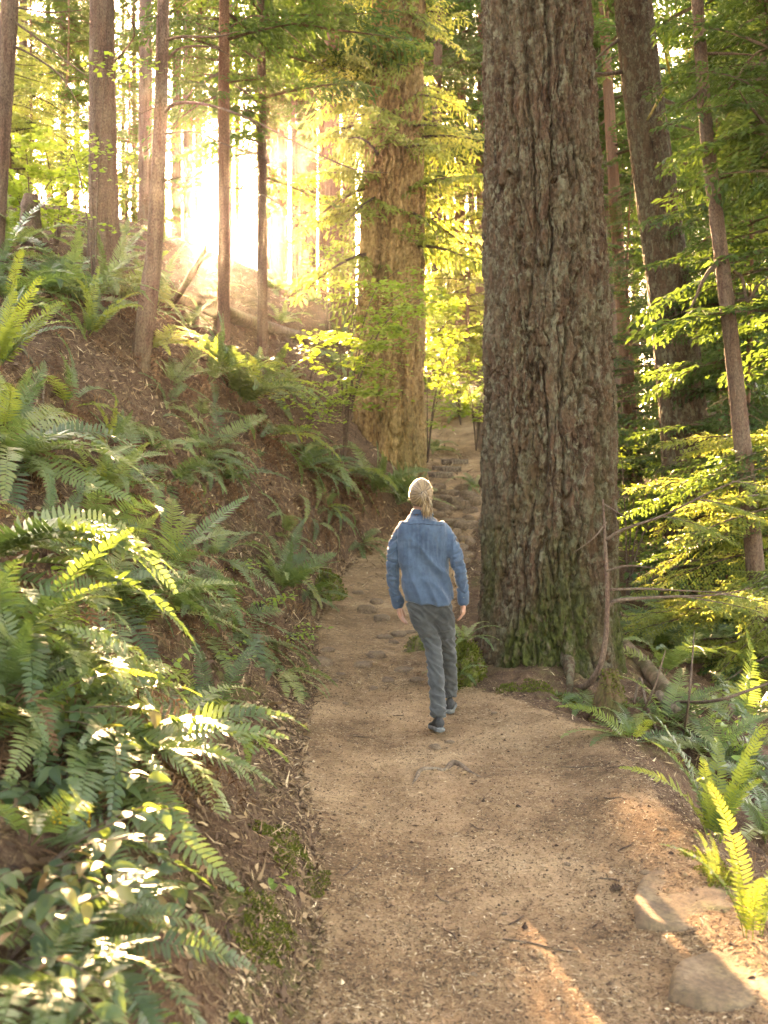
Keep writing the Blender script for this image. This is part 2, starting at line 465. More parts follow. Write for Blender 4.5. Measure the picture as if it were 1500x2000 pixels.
def gz(x, y):
    x = np.atleast_1d(np.asarray(x, float)); y = np.atleast_1d(np.asarray(y, float))
    z = np.interp(y, PY, PZ)
    dl, dr = path_d(x, y)
    p = np.column_stack([x, y, x * 0])
    l = _rows(LEFT, DL, np.maximum(dl, 0), y); r = _rows(RIGHT, DR, np.maximum(dr, 0), y)
    inside = np.clip(np.minimum(-dl, -dr), 0, 1)
    a = smooth(0, 0.5, np.maximum(dl, dr))
    z = z + l + r - 0.05 * smooth(0, .5, inside)
    far = smooth(16, 30, y)
    z = z + a * (0.10 * perlin(p * 1.1 + 3.1) + 0.07 * perlin(p * 2.7 + 7.7)) + (0.010 + 0.030 * a) * perlin(p * 6 + 1.7) + (0.005 + 0.012 * a) * perlin(p * 19) \
        + (0.0025 + 0.004 * a) * perlin(p * 53) + 0.012 * perlin(p * 2.2 + 40) + far * 0.18 * perlin(p * 0.35 + 11)
    # the path behind steps up over its timber edges
    return z

def gz1(x, y): return float(gz(x, y)[0])

def gnormal(x, y, e=0.08):
    zx = (gz1(x + e, y) - gz1(x - e, y)) / (2 * e); zy = (gz1(x, y + e) - gz1(x, y - e)) / (2 * e)
    return Vector((-zx, -zy, 1)).normalized()

def hit(u, v, y0=1.6, y1=60):
    """Where the sight line of photo pixel (u, v) first meets the ground."""
    Y = np.linspace(y0, y1, 2500)
    q = P(u, v, 1.0); 
    x = q[0] * Y; z = CZ + (q[2] - CZ) * Y
    g = gz(x, Y)
    k = np.nonzero(z <= g)[0]
    i = k[0] if len(k) else len(Y) - 1
    return Vector((x[i], Y[i], g[i]))

def axis_samples(segs):
    out = []
    for a, b, n, p in segs:
        t = np.linspace(0, 1, n, endpoint=False)
        out.append(a + (b - a) * t ** p)
    return np.concatenate(out)
_xs = np.concatenate([-np.geomspace(100, 5.0, 70), np.linspace(-5, -2.2, 90, endpoint=False)[1:], np.linspace(-2.2, 2.2, 220, endpoint=False),
                      np.linspace(2.2, 4, 50, endpoint=False), np.geomspace(4, 100, 70)])
_ys = np.concatenate([np.linspace(-25, 1.4, 22, endpoint=False), np.linspace(1.4, 8, 300, endpoint=False), np.linspace(8, 15, 190, endpoint=False),
                      np.linspace(15, 24, 120, endpoint=False), np.geomspace(24, 170, 100)])
X, Y = np.meshgrid(_xs, _ys)
xf, yf = X.ravel(), Y.ravel()
zf = gz(xf, yf)
VG = np.column_stack([xf, yf, zf])
nx, ny = len(_xs), len(_ys)
i = np.arange(ny - 1)[:, None] * nx; j = np.arange(nx - 1)[None, :]
QG = np.stack([i + j, i + j + 1, i + nx + j + 1, i + nx + j], -1).reshape(-1, 4)
cx = VG[QG].mean(1)
dl, dr = path_d(cx[:, 0], cx[:, 1])
nzr = 0
on_path = (dl < nzr) & (dr < 0.05 + nzr) & (cx[:, 1] < 30)
moss_v = np.clip(0.9 * smooth(-.1, .5, perlin(VG * np.array([1.3, 1.3, .6]) + 5)) , 0, 1)
dlv, drv = path_d(xf, yf)
moss_v *= smooth(2.6, .2, np.maximum(dlv, 0)) * (dlv > -.05) * smooth(14, 9, yf) + (drv > .2) * .8 + smooth(16, 22, yf) * .4
path_f = smooth(.12, -.10, np.maximum(dlv, drv)) * smooth(34, 28, yf)
def sub_ground(name, mask, mat):
    q = QG[mask]; u_, inv = np.unique(q, return_inverse=True)
    me = arr_mesh(name, VG[u_], inv.reshape(-1, 4), None, [mat], True, {'moss': ('POINT', np.clip(moss_v[u_], 0, 1)), 'pathf': ('POINT', path_f[u_])})
    return kind(put(name, me), 'structure')
sub_ground('hillside', ~on_path, M['soil'])
sub_ground('path', on_path, M['soil'])

# ------------------------------------------------------------------ trunks
def trunk_mesh(name, axis, nth, nz, mat, amp=0.03, f=8.0, vs=0.16, flare=0.25, flare_h=0.4, seed=0, moss_h=0.6, moss_amt=0.25, moss_dir=None, zdense=None):
    """A bark-relief trunk. axis rows (x, y, z, r) from the ground up, local coordinates."""
    ax = spline(axis, 60)
    zz = np.linspace(0, 1, nz)
    if zdense:                                  # zdense = (share of rings, share of height they cover)
        k, h = zdense
        zz = np.interp(zz, [0, k, 1], [0, h, 1])
    # resample by height
    hz = (ax[:, 2] - ax[0, 2]) / (ax[-1, 2] - ax[0, 2])
    A = np.column_stack([np.interp(zz, hz, ax[:, q]) for q in range(4)])
    th = np.arange(nth) / nth * 2 * math.pi
    z0 = ax[0, 2]
    H = A[:, 2] - z0
    R0 = A[:, 3].max()
    c, s = np.cos(th), np.sin(th)
    TT, HH = np.meshgrid(th, H)
    RR = np.repeat(A[:, 3][:, None], nth, 1)
    cc, ss = np.cos(TT), np.sin(TT)
    q = np.column_stack([(cc * RR).ravel(), (ss * RR).ravel(), HH.ravel()]) + seed * 7.13
    w = np.column_stack([perlin(q * 5 + 50), perlin(q * 5 + 90), perlin(q * 3 + 130)]) * (0.22 / f)
    p = (q + w) * np.array([f, f, f * vs])
    n1 = perlin(p); n2 = perlin(p * np.array([1.9, 1.9, 2.4]) + 31)
    jag = fbm(q * np.array([f * 3.2, f * 3.2, f * 1.2]) + 9, 3)
    wid = 0.12 + 0.08 * perlin(q * np.array([3, 3, 1.5]) + 60)
    fur = np.maximum(1 - smooth(0.0, 1.0, np.abs(n1 + .12 * jag) / wid), 0.55 * (1 - smooth(0.0, 1.0, np.abs(n2 + .13 * jag) / (wid * .8))))
    pn = fbm((q + w) * np.array([f * 1.15, f * 1.15, f * .30]) + 71, 4) * 2.6
    fl_ = np.floor(pn); terr = (fl_ + smooth(0, .22, pn - fl_)) / 2.6
    fine = np.abs(perlin(q * np.array([f * 7, f * 7, f * 3.2]) + 15))
    disp = -amp * fur + amp * .50 * terr * (1 - .6 * fur) + amp * .26 * jag + amp * .40 * (.3 - fine) + 0.03 * R0 * perlin(q * np.array([2.2, 2.2, .5]) + 77)
    lobes = 1 + 0.5 * perlin(np.column_stack([cc.ravel() * 1.6, ss.ravel() * 1.6, HH.ravel() * 0.4]) + seed * 3.7 + 8)
    fl = RR.ravel() * flare * np.exp(-HH.ravel() / flare_h) * lobes
    rr = RR.ravel() + disp + fl
    V = np.column_stack([np.repeat(A[:, 0], nth) + cc.ravel() * rr, np.repeat(A[:, 1], nth) + ss.ravel() * rr, np.repeat(A[:, 2], nth)])
    i = np.arange(nz - 1)[:, None] * nth; j = np.arange(nth)[None, :]; j2 = (j + 1) % nth
    Q = np.stack([i + j, i + j2, i + nth + j2, i + nth + j], -1).reshape(-1, 4)
    ms = smooth(-0.25, 0.35, perlin(q * np.array([2.5, 2.5, 1.2]) + 12)) * (np.exp(-HH.ravel() / moss_h)) * moss_amt
    if moss_dir is not None:
        ms = ms * (0.35 + 0.65 * np.clip(cc.ravel() * moss_dir[0] + ss.ravel() * moss_dir[1] + .3, 0, 1))
    return arr_mesh(name, V, Q, None, [mat], True, {'moss': ('POINT', np.clip(ms * 1.6, 0, 1))})

def px_axis(way, sink=0.25, top=None):
    """Pixel waypoints (u, v, Y, width_px) listed from the base up -> world rows (x, y, z, r); the base is sunk into the ground."""
    r = []
    for u, v, Yq, w in way:
        p = P(u, v, Yq); r.append([*p, w * Yq / FPX / 2])
    r = np.array(r)
    gx, gy = r[0, 0], r[0, 1]
    g = gz1(gx, gy)
    d = r[1] - r[0]; k = (g - sink - r[0, 2]) / d[2]
    base = r[0] + d * k; base[3] = r[0, 3]
    r = np.vstack([base, r[r[:, 2] > base[2] + 0.4]])
    if top:                                     # carry the stem on up to the height top
        d = (r[-1] - r[-2]) / (r[-1, 2] - r[-2, 2])
        e = r[-1].copy(); h = top - e[2]
        e[:3] += d[:3] * h; e[3] = max(0.02, e[3] * 0.35)
        m = (r[-1] + e) / 2
        r = np.vstack([r, m, e])
    return r

def tree(name, label, way, mat, group=None, cat='tree', nth=40, nz=120, top=24, sink=.25, **kw):
    ax = px_axis(way, sink, top)
    b = ax[0, :3].copy()
    t = thing(name, label, cat, b, group=group)
    loc = ax.copy(); loc[:, :3] -= b
    put('trunk', trunk_mesh('trunk', loc, nth, nz, mat, **kw), t)
    return t, ax, b

def limb(t, b, pts, radii, mat=None, seg=14, n=6, name='branch'):
    """A bare limb through world points, a part of tree t whose base is b."""
    V, Q, T = tube(np.asarray(pts) - b, radii, n, seg)
    mb = MB(); mb.add(V, Q, T)
    return put(name, mb.mesh(name, [mat or M['twig']]), t)

# the big fir beside the path
big, big_ax, big_b = tree('douglas_fir', 'massive furrowed fir trunk with moss at its foot, beside the walking person',
    [(1070, 1330, 8.8, 262), (1070, 1100, 8.8, 256), (1072, 900, 8.8, 252), (1068, 600, 8.8, 240), (1058, 300, 8.8, 218), (1046, 0, 8.8, 200)],
    M['fir'], nth=520, nz=860, top=22, sink=.4, amp=0.070, f=7.0, vs=0.10, flare=0.30, flare_h=0.38, seed=1, moss_h=0.9, moss_amt=1.5, zdense=(0.9, 0.30))
# the gold-lit fir further up the path
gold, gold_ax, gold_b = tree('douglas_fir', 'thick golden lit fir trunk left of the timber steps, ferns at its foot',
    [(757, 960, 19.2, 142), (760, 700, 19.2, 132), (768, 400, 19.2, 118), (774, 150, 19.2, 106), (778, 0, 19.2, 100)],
    M['fir_lit'], sink=1.0, nth=220, nz=420, top=26, amp=0.09, f=4.6, vs=0.06, flare=0.2, flare_h=0.7, seed=2, moss_h=2, moss_amt=.5, zdense=(0.9, 0.45))
lean, lean_ax, lean_b = tree('douglas_fir', 'big grey fir leaning left behind the large trunk, vertical ridged bark',
    [(1345, 1000, 16, 98), (1338, 850, 16, 92), (1318, 650, 16, 86), (1285, 400, 16, 80), (1255, 180, 16, 74), (1236, 0, 16, 70)],
    M['fir'], nth=150, nz=420, top=20, amp=0.024, f=11, vs=0.10, flare=0.15, seed=3, moss_h=.8, moss_amt=.5, zdense=(0.9, 0.6))
slim, slim_ax, slim_b = tree('hemlock_tree', 'slender reddish leaning trunk at the right with crooked bare limbs',
    [(1492, 1330, 11, 36), (1470, 1050, 11, 34), (1448, 850, 11, 33), (1425, 640, 11, 30), (1400, 430, 11, 27), (1380, 260, 11, 25), (1366, 60, 11, 23), (1362, 0, 11, 22)],
    M['trunk'], nth=40, nz=220, top=13, amp=0.008, f=22, vs=0.1, seed=4, moss_h=.5, moss_amt=.5)
edge, edge_ax, edge_b = tree('conifer_tree', 'orange lit slim trunk cut by the upper right picture edge',
    [(1560, 1100, 13, 30), (1520, 500, 13, 27), (1500, 150, 13, 25), (1490, 0, 13, 24)], M['trunk'], nth=28, nz=120, top=14, amp=0.006, f=20, vs=.1, seed=5)
# trunks on the left bank
lt1, _, lt1_b = tree('conifer_tree', 'dark slanting trunk cut by the upper left picture edge',
    [(-14, 520, 11, 36), (-6, 400, 11, 35), (8, 180, 11, 34), (20, 0, 11, 33)], M['trunk'], nth=40, nz=150, top=12, amp=0.008, f=16, seed=6)
lt2, lt2_ax, lt2_b = tree('conifer_tree', 'thick straight brown trunk on the left bank above the large fern',
    [(203, 510, 13, 60), (202, 400, 13, 57), (200, 250, 13, 52), (199, 0, 13, 46)], M['trunk'], nth=80, nz=260, top=18, amp=0.012, f=14, vs=.1, seed=7, zdense=(.85, .5))
lt3, lt3_ax, lt3_b = tree('conifer_tree', 'slim trunk bowed at its foot with long arching bare limbs',
    [(292, 565, 11.5, 36), (300, 500, 11.5, 32), (306, 400, 11.5, 29), (313, 250, 11.5, 26), (319, 0, 11.5, 23)], M['trunk'], nth=40, nz=180, top=12, amp=0.006, f=18, vs=.1, seed=8)
lt4, lt4_ax, lt4_b = tree('conifer_tree', 'slender straight trunk standing right in front of the low sun',
    [(437, 735, 14.2, 25), (437, 500, 14.2, 24), (437, 200, 14.2, 22), (438, 0, 14.2, 20)], M['trunk_red'], nth=36, nz=160, top=15, amp=0.006, f=18, vs=.08, seed=9)
lt5, lt5_ax, lt5_b = tree('conifer_tree', 'thin pale trunk on the slope right of the low sun',
    [(513, 690, 18, 20), (512, 450, 18, 19), (511, 200, 18, 17), (510, 0, 18, 16)], M['trunk'], nth=28, nz=120, top=18, amp=0.006, f=16, vs=.1, seed=10)
lt6, lt6_ax, lt6_b = tree('conifer_tree', 'stout dark trunk on the skyline between the sun and the golden fir',
    [(662, 580, 27, 40), (655, 480, 27, 34), (650, 350, 27, 31), (648, 100, 27, 28), (648, 0, 27, 26)], M['trunk_red'], nth=50, nz=140, top=26, amp=0.02, f=8, vs=.1, seed=12)
lt7, _, _ = tree('conifer_tree', 'grey trunk on the ridge seen just left of the bowed slim trunk',
    [(284, 470, 30, 28), (284, 300, 30, 27), (285, 0, 30, 24)], M['trunk'], nth=32, nz=80, top=28, amp=0.02, f=8, seed=13)

# bare limbs on the left trunks (real limbs arching out in front of the bright sky)
def parc(*w):                                   # pixel waypoints (u, v, Y)
    return [P(*q) for q in w]
limb(lt3, lt3_b, parc((316, 225, 11.5), (345, 202, 11.3), (410, 206, 11.0), (500, 238, 10.7), (600, 290, 10.4), (690, 330, 10.2), (760, 338, 10)), [.022, .020, .017, .014, .011, .007, .003], seg=28)
limb(lt3, lt3_b, parc((318, 130, 11.5), (350, 95, 11.6), (410, 92, 11.8), (455, 110, 12)), [.018, .016, .012, .005], seg=14)
limb(lt3, lt3_b, parc((318, 82, 11.5), (350, 72, 11.4), (420, 72, 11.2), (470, 60, 11)), [.018, .016, .012, .004], seg=14)
limb(lt3, lt3_b, parc((312, 262, 11.5), (380, 258, 11.2), (440, 282, 11), (530, 315, 10.6)), [.012, .010, .008, .003], seg=14)
limb(lt3, lt3_b, parc((306, 360, 11.5), (360, 345, 11.3), (420, 358, 11)), [.010, .008, .003], seg=10)
limb(lt1, lt1_b, parc((22, 38, 11), (80, 80, 10.8), (130, 120, 10.6), (172, 150, 10.4)), [.016, .013, .010, .004], seg=12)
limb(lt1, lt1_b, parc((18, 85, 11), (70, 112, 10.8), (120, 150, 10.6), (158, 212, 10.4)), [.015, .012, .009, .003], seg=12)
limb(lt1, lt1_b, parc((24, 12, 11), (90, 24, 10.8), (160, 20, 10.6)), [.014, .010, .003], seg=10)
limb(lt4, lt4_b, parc((438, 365, 14.2), (500, 375, 14), (560, 410, 13.7), (620, 480, 13.4), (645, 530, 13.2)), [.014, .012, .010, .006, .002], seg=14)
limb(lt4, lt4_b, parc((438, 285, 14.2), (500, 300, 14), (590, 350, 13.6)), [.012, .009, .003], seg=12)
limb(lt4, lt4_b, parc((437, 60, 14.2), (500, 30, 14), (560, 60, 13.6), (640, 140, 13)), [.014, .012, .009, .003], seg=14)
limb(lt2, lt2_b, parc((225, 120, 13), (262, 70, 12.8), (250, 20, 12.6), (236, -20, 12.5)), [.016, .012, .008, .004], seg=10)
# broken twig stubs up the slim stems
def stubs(t, ax, b, n, seed, ln=.25):
    r = random.Random(seed)
    for k in range(n):
        z = r.uniform(ax[0, 2] + .8, min(ax[-1, 2], 10)); c = np.array([np.interp(z, ax[:, 2], ax[:, q]) for q in range(4)])
        a = r.uniform(0, 6.28); L = c[3] + ln * r.uniform(.3, 1.3); d = np.array([math.cos(a), math.sin(a), r.uniform(-.35, .25)])
        p0 = np.array([c[0], c[1], z]); limb(t, b, [p0 + d * c[3] * .6, p0 + d * (c[3] + L * .5) + [0, 0, -.02], p0 + d * (c[3] + L) + [0, 0, r.uniform(-.1, .06)]], [.007, .005, .0015], seg=5, n=4, name='branch_stub')
for t_, a_, b_, n_s in ((lt2, lt2_ax, lt2_b, 14), (lt3, lt3_ax, lt3_b, 12), (lt4, lt4_ax, lt4_b, 16), (lt5, lt5_ax, lt5_b, 14), (slim, slim_ax, slim_b, 20), (lean, lean_ax, lean_b, 12)):
    stubs(t_, a_, b_, n_s, n_s, .35 if t_ is not lean else .7)
# crooked limbs of the slim right tree and of the leaning fir
limb(slim, slim_b, parc((1418, 510, 11), (1395, 520, 10.9), (1375, 545, 10.8), (1355, 590, 10.7), (1335, 620, 10.6)), [.035, .03, .022, .014, .006], seg=14)
limb(slim, slim_b, parc((1432, 530, 11), (1450, 545, 11), (1460, 590, 10.9), (1480, 560, 10.8), (1500, 540, 10.7)), [.022, .02, .016, .012, .006], seg=16)
limb(slim, slim_b, parc((1388, 190, 11), (1420, 180, 10.8), (1470, 110, 10.6), (1510, 90, 10.5)), [.02, .016, .012, .006], seg=14)
limb(slim, slim_b, parc((1376, 165, 11), (1355, 190, 10.9), (1330, 205, 10.7)), [.016, .012, .004], seg=10)
limb(slim, slim_b, parc((1376, 105, 11), (1430, 105, 10.8), (1480, 108, 10.6)), [.02, .014, .006], seg=10)
limb(lean, lean_b, parc((1290, 320, 16), (1340, 320, 15.8), (1390, 332, 15.5)), [.04, .03, .015], seg=10)
limb(lean, lean_b, parc((1285, 190, 16), (1320, 205, 15.8), (1370, 215, 15.4)), [.045, .035, .02], seg=10)
limb(lean, lean_b, parc((1300, 240, 16), (1340, 250, 15.7), (1400, 270, 15.2)), [.03, .022, .01], seg=10)
limb(lean, lean_b, parc((1218, 140, 16), (1180, 145, 15.8), (1140, 140, 15.5)), [.04, .03, .02], seg=8)
limb(lean, lean_b, parc((1212, 75, 16), (1180, 100, 15.8), (1150, 130, 15.5)), [.03, .02, .01], seg=8)
# the moss-hung forked limb lit by the sun
fork = limb(lean, lean_b, parc((1262, 238, 16), (1290, 190, 13.6), (1312, 155, 13.4), (1330, 140, 13.3), (1346, 115, 13.2), (1347, 78, 13.1)), [.022, .02, .018, .018, .014, .004], M['lichen'], 18, name='mossy_branch')
limb(lean, lean_b, parc((1312, 155, 13.4), (1303, 120, 13.3), (1296, 90, 13.2), (1296, 62, 13.2)), [.02, .016, .010, .003], M['lichen'], 10, name='mossy_branch')

# ------------------------------------------------------------------ conifer foliage
def spray(L, nt, ll, lw, seed, droop=0.25, tw=0.42, step=None, curl=0.0):
    """Leaflet quads of one flat conifer bough along +X: (n,4,3), and stem points."""
    r = np.random.default_rng(seed)
    step = step or ll * 0.55
    quads = []
    def zc(x): return -droop * L * (x / L) ** 2
    def leaflets(p0, dirv, length, n):
        t = (np.arange(n) + .5) / n
        for side in (-1, 1):
            c = p0 + np.outer(t * length, dirv)
            perp = np.array([-dirv[1], dirv[0], 0]) * side
            d = dirv * 0.62 + perp * 0.78
            d = d + r.normal(0, .12, (n, 3)) * np.array([1, 1, .8])
            ln = ll * (1 - 0.35 * t) * r.uniform(.7, 1.2, n)
            wv = np.cross(d, [0, 0, 1]); wv /= np.linalg.norm(wv, axis=1)[:, None] + 1e-9
            wv[:, 2] += r.normal(0, .35, n)
            tip = c + d * ln[:, None]; mid = c + d * (ln * .5)[:, None]
            tip[:, 2] -= ll * r.uniform(0, .45, n)
            quads.append(np.stack([c, mid - wv * lw * .5, tip, mid + wv * lw * .5], 1))
    for k in range(nt):
        s = 0.08 + 0.92 * (k + r.uniform(0, .6)) / nt
        side = 1 if k % 2 else -1
        x = s * L
        ang = rad(58 - 18 * s) * side + r.normal(0, .08)
        lt = tw * L * min(1, s * 3.5 + .35) * (1 - s) ** .75 * r.uniform(.75, 1.15) + ll
        d = np.array([math.cos(ang), math.sin(ang), -0.12 - droop * s + r.normal(0, .08)])
        leaflets(np.array([x, curl * L * math.sin(3 * s), zc(x)]), d, lt, max(2, int(lt / step)))
    Qs = np.concatenate(quads)
    xs = np.linspace(0, L, 7)
    stem = np.column_stack([xs, curl * L * np.sin(3 * xs / L), -droop * L * (xs / L) ** 2])
    return Qs, stem

def quad_mesh(Qs):
    n = len(Qs)
    return Qs.reshape(-1, 3), np.arange(n * 4).reshape(-1, 4)

def crown(name, H, h0, nb, Lmax, seed, mat, ll=0.12, lw=0.035, nt=20, droop=.25, pitch=(-8, 14), profile='mature', lean_f=None, nvar=5):
    """One crown mesh (boughs with their leaflets and stems), base at the tree's foot."""
    r = np.random.default_rng(seed)
    temps = [spray(1.0, nt, ll / max(Lmax, .1) * 1.5, lw / max(Lmax, .1) * 1.5, seed * 10 + k, droop * r.uniform(.6, 1.3), curl=r.normal(0, .06)) for k in range(nvar)]
    VQ, R = [], []
    mb = MB()
    for b in range(nb):
        s = (b + r.uniform(0, 1)) / nb
        h = h0 + (H - h0) * s
        if profile == 'mature': L = Lmax * (1 - s) ** .6 * min(1, .55 + 1.8 * s) * r.uniform(.55, 1.1) + .25
        else: L = Lmax * (1 - s) ** .85 * r.uniform(.6, 1.1) + .15
        az = r.uniform(0, 2 * math.pi); pt = rad(r.uniform(*pitch))
        Rm = np.array((Matrix.Rotation(az, 3, 'Z') @ Matrix.Rotation(-pt, 3, 'Y') @ Matrix.Rotation(r.normal(0, .25), 3, 'X')))
        q, st = temps[r.integers(nvar)]
        q = (q * L) @ Rm.T + np.array([0, 0, h])
        VQ.append(q)
        R.append(np.clip(r.uniform(.1, .9) + r.normal(0, .14, len(q)), 0, 1))
        v, qq, tt = tube((st * L) @ Rm.T + np.array([0, 0, h]), np.linspace(.012 + .012 * L, .003, 7), 3, None, False)
        mb.add(v, qq, None, 1)
    Vq, Qq = quad_mesh(np.concatenate(VQ))
    rr = np.concatenate(R)
    mb2 = MB(); mb2.add(Vq, Qq, None, 0)
    nq = sum(len(a) for a in mb.Q)
    for v, qq in zip(mb.V, mb.Q): pass
    Vw = np.concatenate(mb.V); Qw = np.concatenate(mb.Q)
    mb2.add(Vw, Qw, None, 1)
    return mb2.mesh(name, [mat, M['twig']], False, {'rnd': ('FACE', np.concatenate([rr, np.zeros(nq)]))})

CROWN_TALL = [crown('crown', 26, 6.5 + k, 95, 3.6, 100 + k, M['needle'], ll=.20, lw=.060, nt=22, droop=.22) for k in range(4)]
CROWN_UNDER = [crown('crown', 7.5, .6, 80, 1.9, 200 + k, M['needle'], ll=.115, lw=.034, nt=22, droop=.3, profile='young') for k in range(3)]
CROWN_SUNLIT = [crown('crown', 6.0, .8, 66, 1.7, 260 + k, M['needle_sunlit'], ll=.10, lw=.032, nt=22, droop=.3, profile='young') for k in range(2)]

def straight_trunk(name, H, r0, mat, seed):
    ax = np.array([[0, 0, -.3, r0], [.05 * math.sin(seed), .04, H * .3, r0 * .82], [.1 * math.cos(seed), -.05, H * .65, r0 * .5], [0, 0, H, r0 * .08]])
    return trunk_mesh(name, ax, 22, 70, mat, amp=.012, f=10, vs=.1, flare=.3, flare_h=.5, seed=seed, zdense=(.8, .55))
TRUNK_TALL = [straight_trunk('trunk', 26, .20 + .05 * k, (M['trunk'], M['trunk_red'])[k % 2], 30 + k) for k in range(4)]
TRUNK_YOUNG = [straight_trunk('trunk', 7.4, .05, M['trunk_red'], 40 + k) for k in range(2)]

def conifer(u, Yq, label, group, var=0, s=1.0, raise_=0.0, young=False, gold=False, lean_deg=0, az=None, trunk_s=1.0, crown_on=True):
    x = (u - 750) / FPX * Yq
    z = gz1(x, Yq)
    t = thing('conifer_tree' if not young else 'young_hemlock', label, 'tree', (x, Yq, z), (0, rad(lean_deg), random.uniform(0, 6.28) if az is None else az), group)
    if young:
        put('trunk', TRUNK_YOUNG[var % 2], t, scale=(s, s, s))
        put('crown', (CROWN_SUNLIT if gold else CROWN_UNDER)[var % (2 if gold else 3)], t, scale=(s, s, s))
    else:
        put('trunk', TRUNK_TALL[var % 4], t, scale=(trunk_s, trunk_s, s * (1 + raise_ / 20)))
        if crown_on: put('crown', CROWN_TALL[(var * 7 + 1) % 4], t, loc=(0, 0, raise_), scale=(s, s, s))
    return t

ORD = ['first', 'second', 'third', 'fourth', 'fifth', 'sixth', 'seventh', 'eighth', 'ninth', 'tenth', 'eleventh', 'twelfth', 'thirteenth', 'fourteenth', 'fifteenth', 'sixteenth']
def order_labels(items, text):
    """items (u, tree): labels that count the trees from the left."""
    for k, (u, t) in enumerate(sorted(items, key=lambda q: q[0])):
        t['label'] = text % ORD[k]
# crowns for the named trees
def give_crown(t, var, z_off, s, rz=0.0, mesh=None):
    return put('crown', mesh or CROWN_TALL[var % 4], t, loc=(0, 0, z_off), rot=(0, 0, rz), scale=(s, s, s))

# far trees on and beyond the ridge, seen against the bright sky
RID, MID, RGT, UND, URD, GLD = [], [], [], [], [], []
G_RIDGE = 'slender conifers far behind the ridge'
for k, (u, Yq, v_, ts) in enumerate([(45, 36, 0, .9), (96, 44, 1, .7), (122, 40, 2, .6), (150, 52, 3, .7), (240, 46, 0, .6), (262, 38, 1, .5), (346, 40, 2, .8), (372, 52, 3, .7),
        (400, 60, 0, .6), (462, 46, 1, .6), (448, 40, 2, .5), (536, 50, 3, .8), (560, 44, 0, .7), (553, 56, 1, .6), (606, 38, 2, .9), (582, 48, 3, .7), (690, 42, 0, .8), (20, 50, 1, .8), (320, 58, 2, .7), (-60, 42, 3, .9)]):
    RID.append((u, conifer(u, Yq, 'slim far conifer behind the bright ridge, left of the golden fir', G_RIDGE, v_, 1.0 + .12 * math.sin(k * 2.1), (8.0 if Yq > 51 else 3.5) if 330 < u < 630 else 0.0, trunk_s=ts)))
G_MID = 'slender conifers up the path between the two big firs'
for k, (u, Yq, v_, ts) in enumerate([(856, 34, 0, 1.1), (900, 37, 1, .9), (922, 42, 2, .6), (940, 36, 3, .7), (838, 46, 0, .6), (880, 52, 1, .6), (720, 50, 2, .8), (800, 48, 3, .7)]):
    MID.append((u, conifer(u, Yq, 'slim conifer far up the path between the two biggest firs', G_MID, v_, 1.05, 4.0 if u < 830 else -1.5, trunk_s=ts)))
G_RIGHT = 'conifers in the shaded wood at the right'
for k, (u, Yq, v_, ts) in enumerate([(1224, 27, 0, .9), (1246, 24, 1, .7), (1420, 34, 2, 1.1), (1490, 26, 3, .9), (1215, 40, 0, .9), (1300, 44, 1, 1.0), (1385, 40, 2, .8), (1470, 46, 3, 1.0), (1560, 34, 0, 1), (1165, 46, 1, .9), (1100, 42, 2, 1), (1620, 42, 3, 1),
        (1040, 50, 1, 1), (1340, 56, 3, 1), (1440, 60, 0, 1), (1240, 58, 2, 1)]):
    RGT.append((u, conifer(u, Yq, 'conifer in the dim green wood right of the massive trunk', G_RIGHT, v_, 1.0, trunk_s=ts, lean_deg=(-4 if k in (0, 1) else 0), az=0)))
# understorey hemlocks that fill the middle distance with low boughs
G_UND = 'young hemlocks in the right wood'
for k, (u, Yq, s) in enumerate([(1425, 15.5, 1.0), (1236, 23, 1.2), (1400, 22, 1.4), (1400, 18, 1.3), (1460, 15, 1.25), (1480, 22, 1.5), (1290, 30, 1.7), (1380, 30, 1.7), (1450, 34, 1.9), (1200, 33, 1.7), (1540, 20, 1.5)]):
    UND.append((u, conifer(u, Yq, 'young hemlock with low dark green boughs in the right wood', G_UND, k, s, young=True)))
G_UL = 'young hemlocks on the ridge'
for k, (u, Yq, s) in enumerate([(60, 27, 1.0), (130, 33, 1.3), (20, 22, .9), (250, 36, 1.2), (-30, 30, 1.2)]):
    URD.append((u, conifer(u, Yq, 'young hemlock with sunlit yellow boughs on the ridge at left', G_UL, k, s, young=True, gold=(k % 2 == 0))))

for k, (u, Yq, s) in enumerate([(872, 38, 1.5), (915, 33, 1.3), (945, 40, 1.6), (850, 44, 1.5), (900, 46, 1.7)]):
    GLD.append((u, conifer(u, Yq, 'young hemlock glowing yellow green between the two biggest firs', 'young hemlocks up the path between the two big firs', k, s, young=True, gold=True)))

# wood out of view, added beside and behind the viewer to cut sky light
for k, (x, y) in enumerate([(-7.5, 3), (-9, 9), (6.5, 2.5), (8, 8), (-5, -4), (4.5, -5), (-11, -1), (9, -3), (0, -9), (-3.5, -12), (7, -11), (12, 4), (-13, 6)]):
    t = thing('conifer_tree', 'unseen conifer added beside and behind the viewer to cut sky light', 'tree', (x, y, gz1(x, y)), (0, 0, k * 1.1), 'unseen conifers added beside and behind the viewer')
    put('trunk', TRUNK_TALL[k % 4], t, scale=(1.3, 1.3, 1)); put('crown', CROWN_TALL[k % 4], t, loc=(0, 0, -.5), scale=(1.15, 1.15, 1))

for k, (u, Yq) in enumerate([(630, 37), (595, 40), (678, 44)]):
    RID.append((u, conifer(u, Yq, 'slim far conifer behind the bright ridge, left of the golden fir', G_RIDGE, k + 1, 1.0, -.5, trunk_s=.8)))
for k, (u, Yq) in enumerate([(575, 37), (548, 42), (520, 45), (390, 45), (365, 37), (505, 58)]):
    RID.append((u, conifer(u, Yq, 'slim far conifer behind the bright ridge, left of the golden fir', G_RIDGE, k, 1.0, 8.0, trunk_s=.7)))

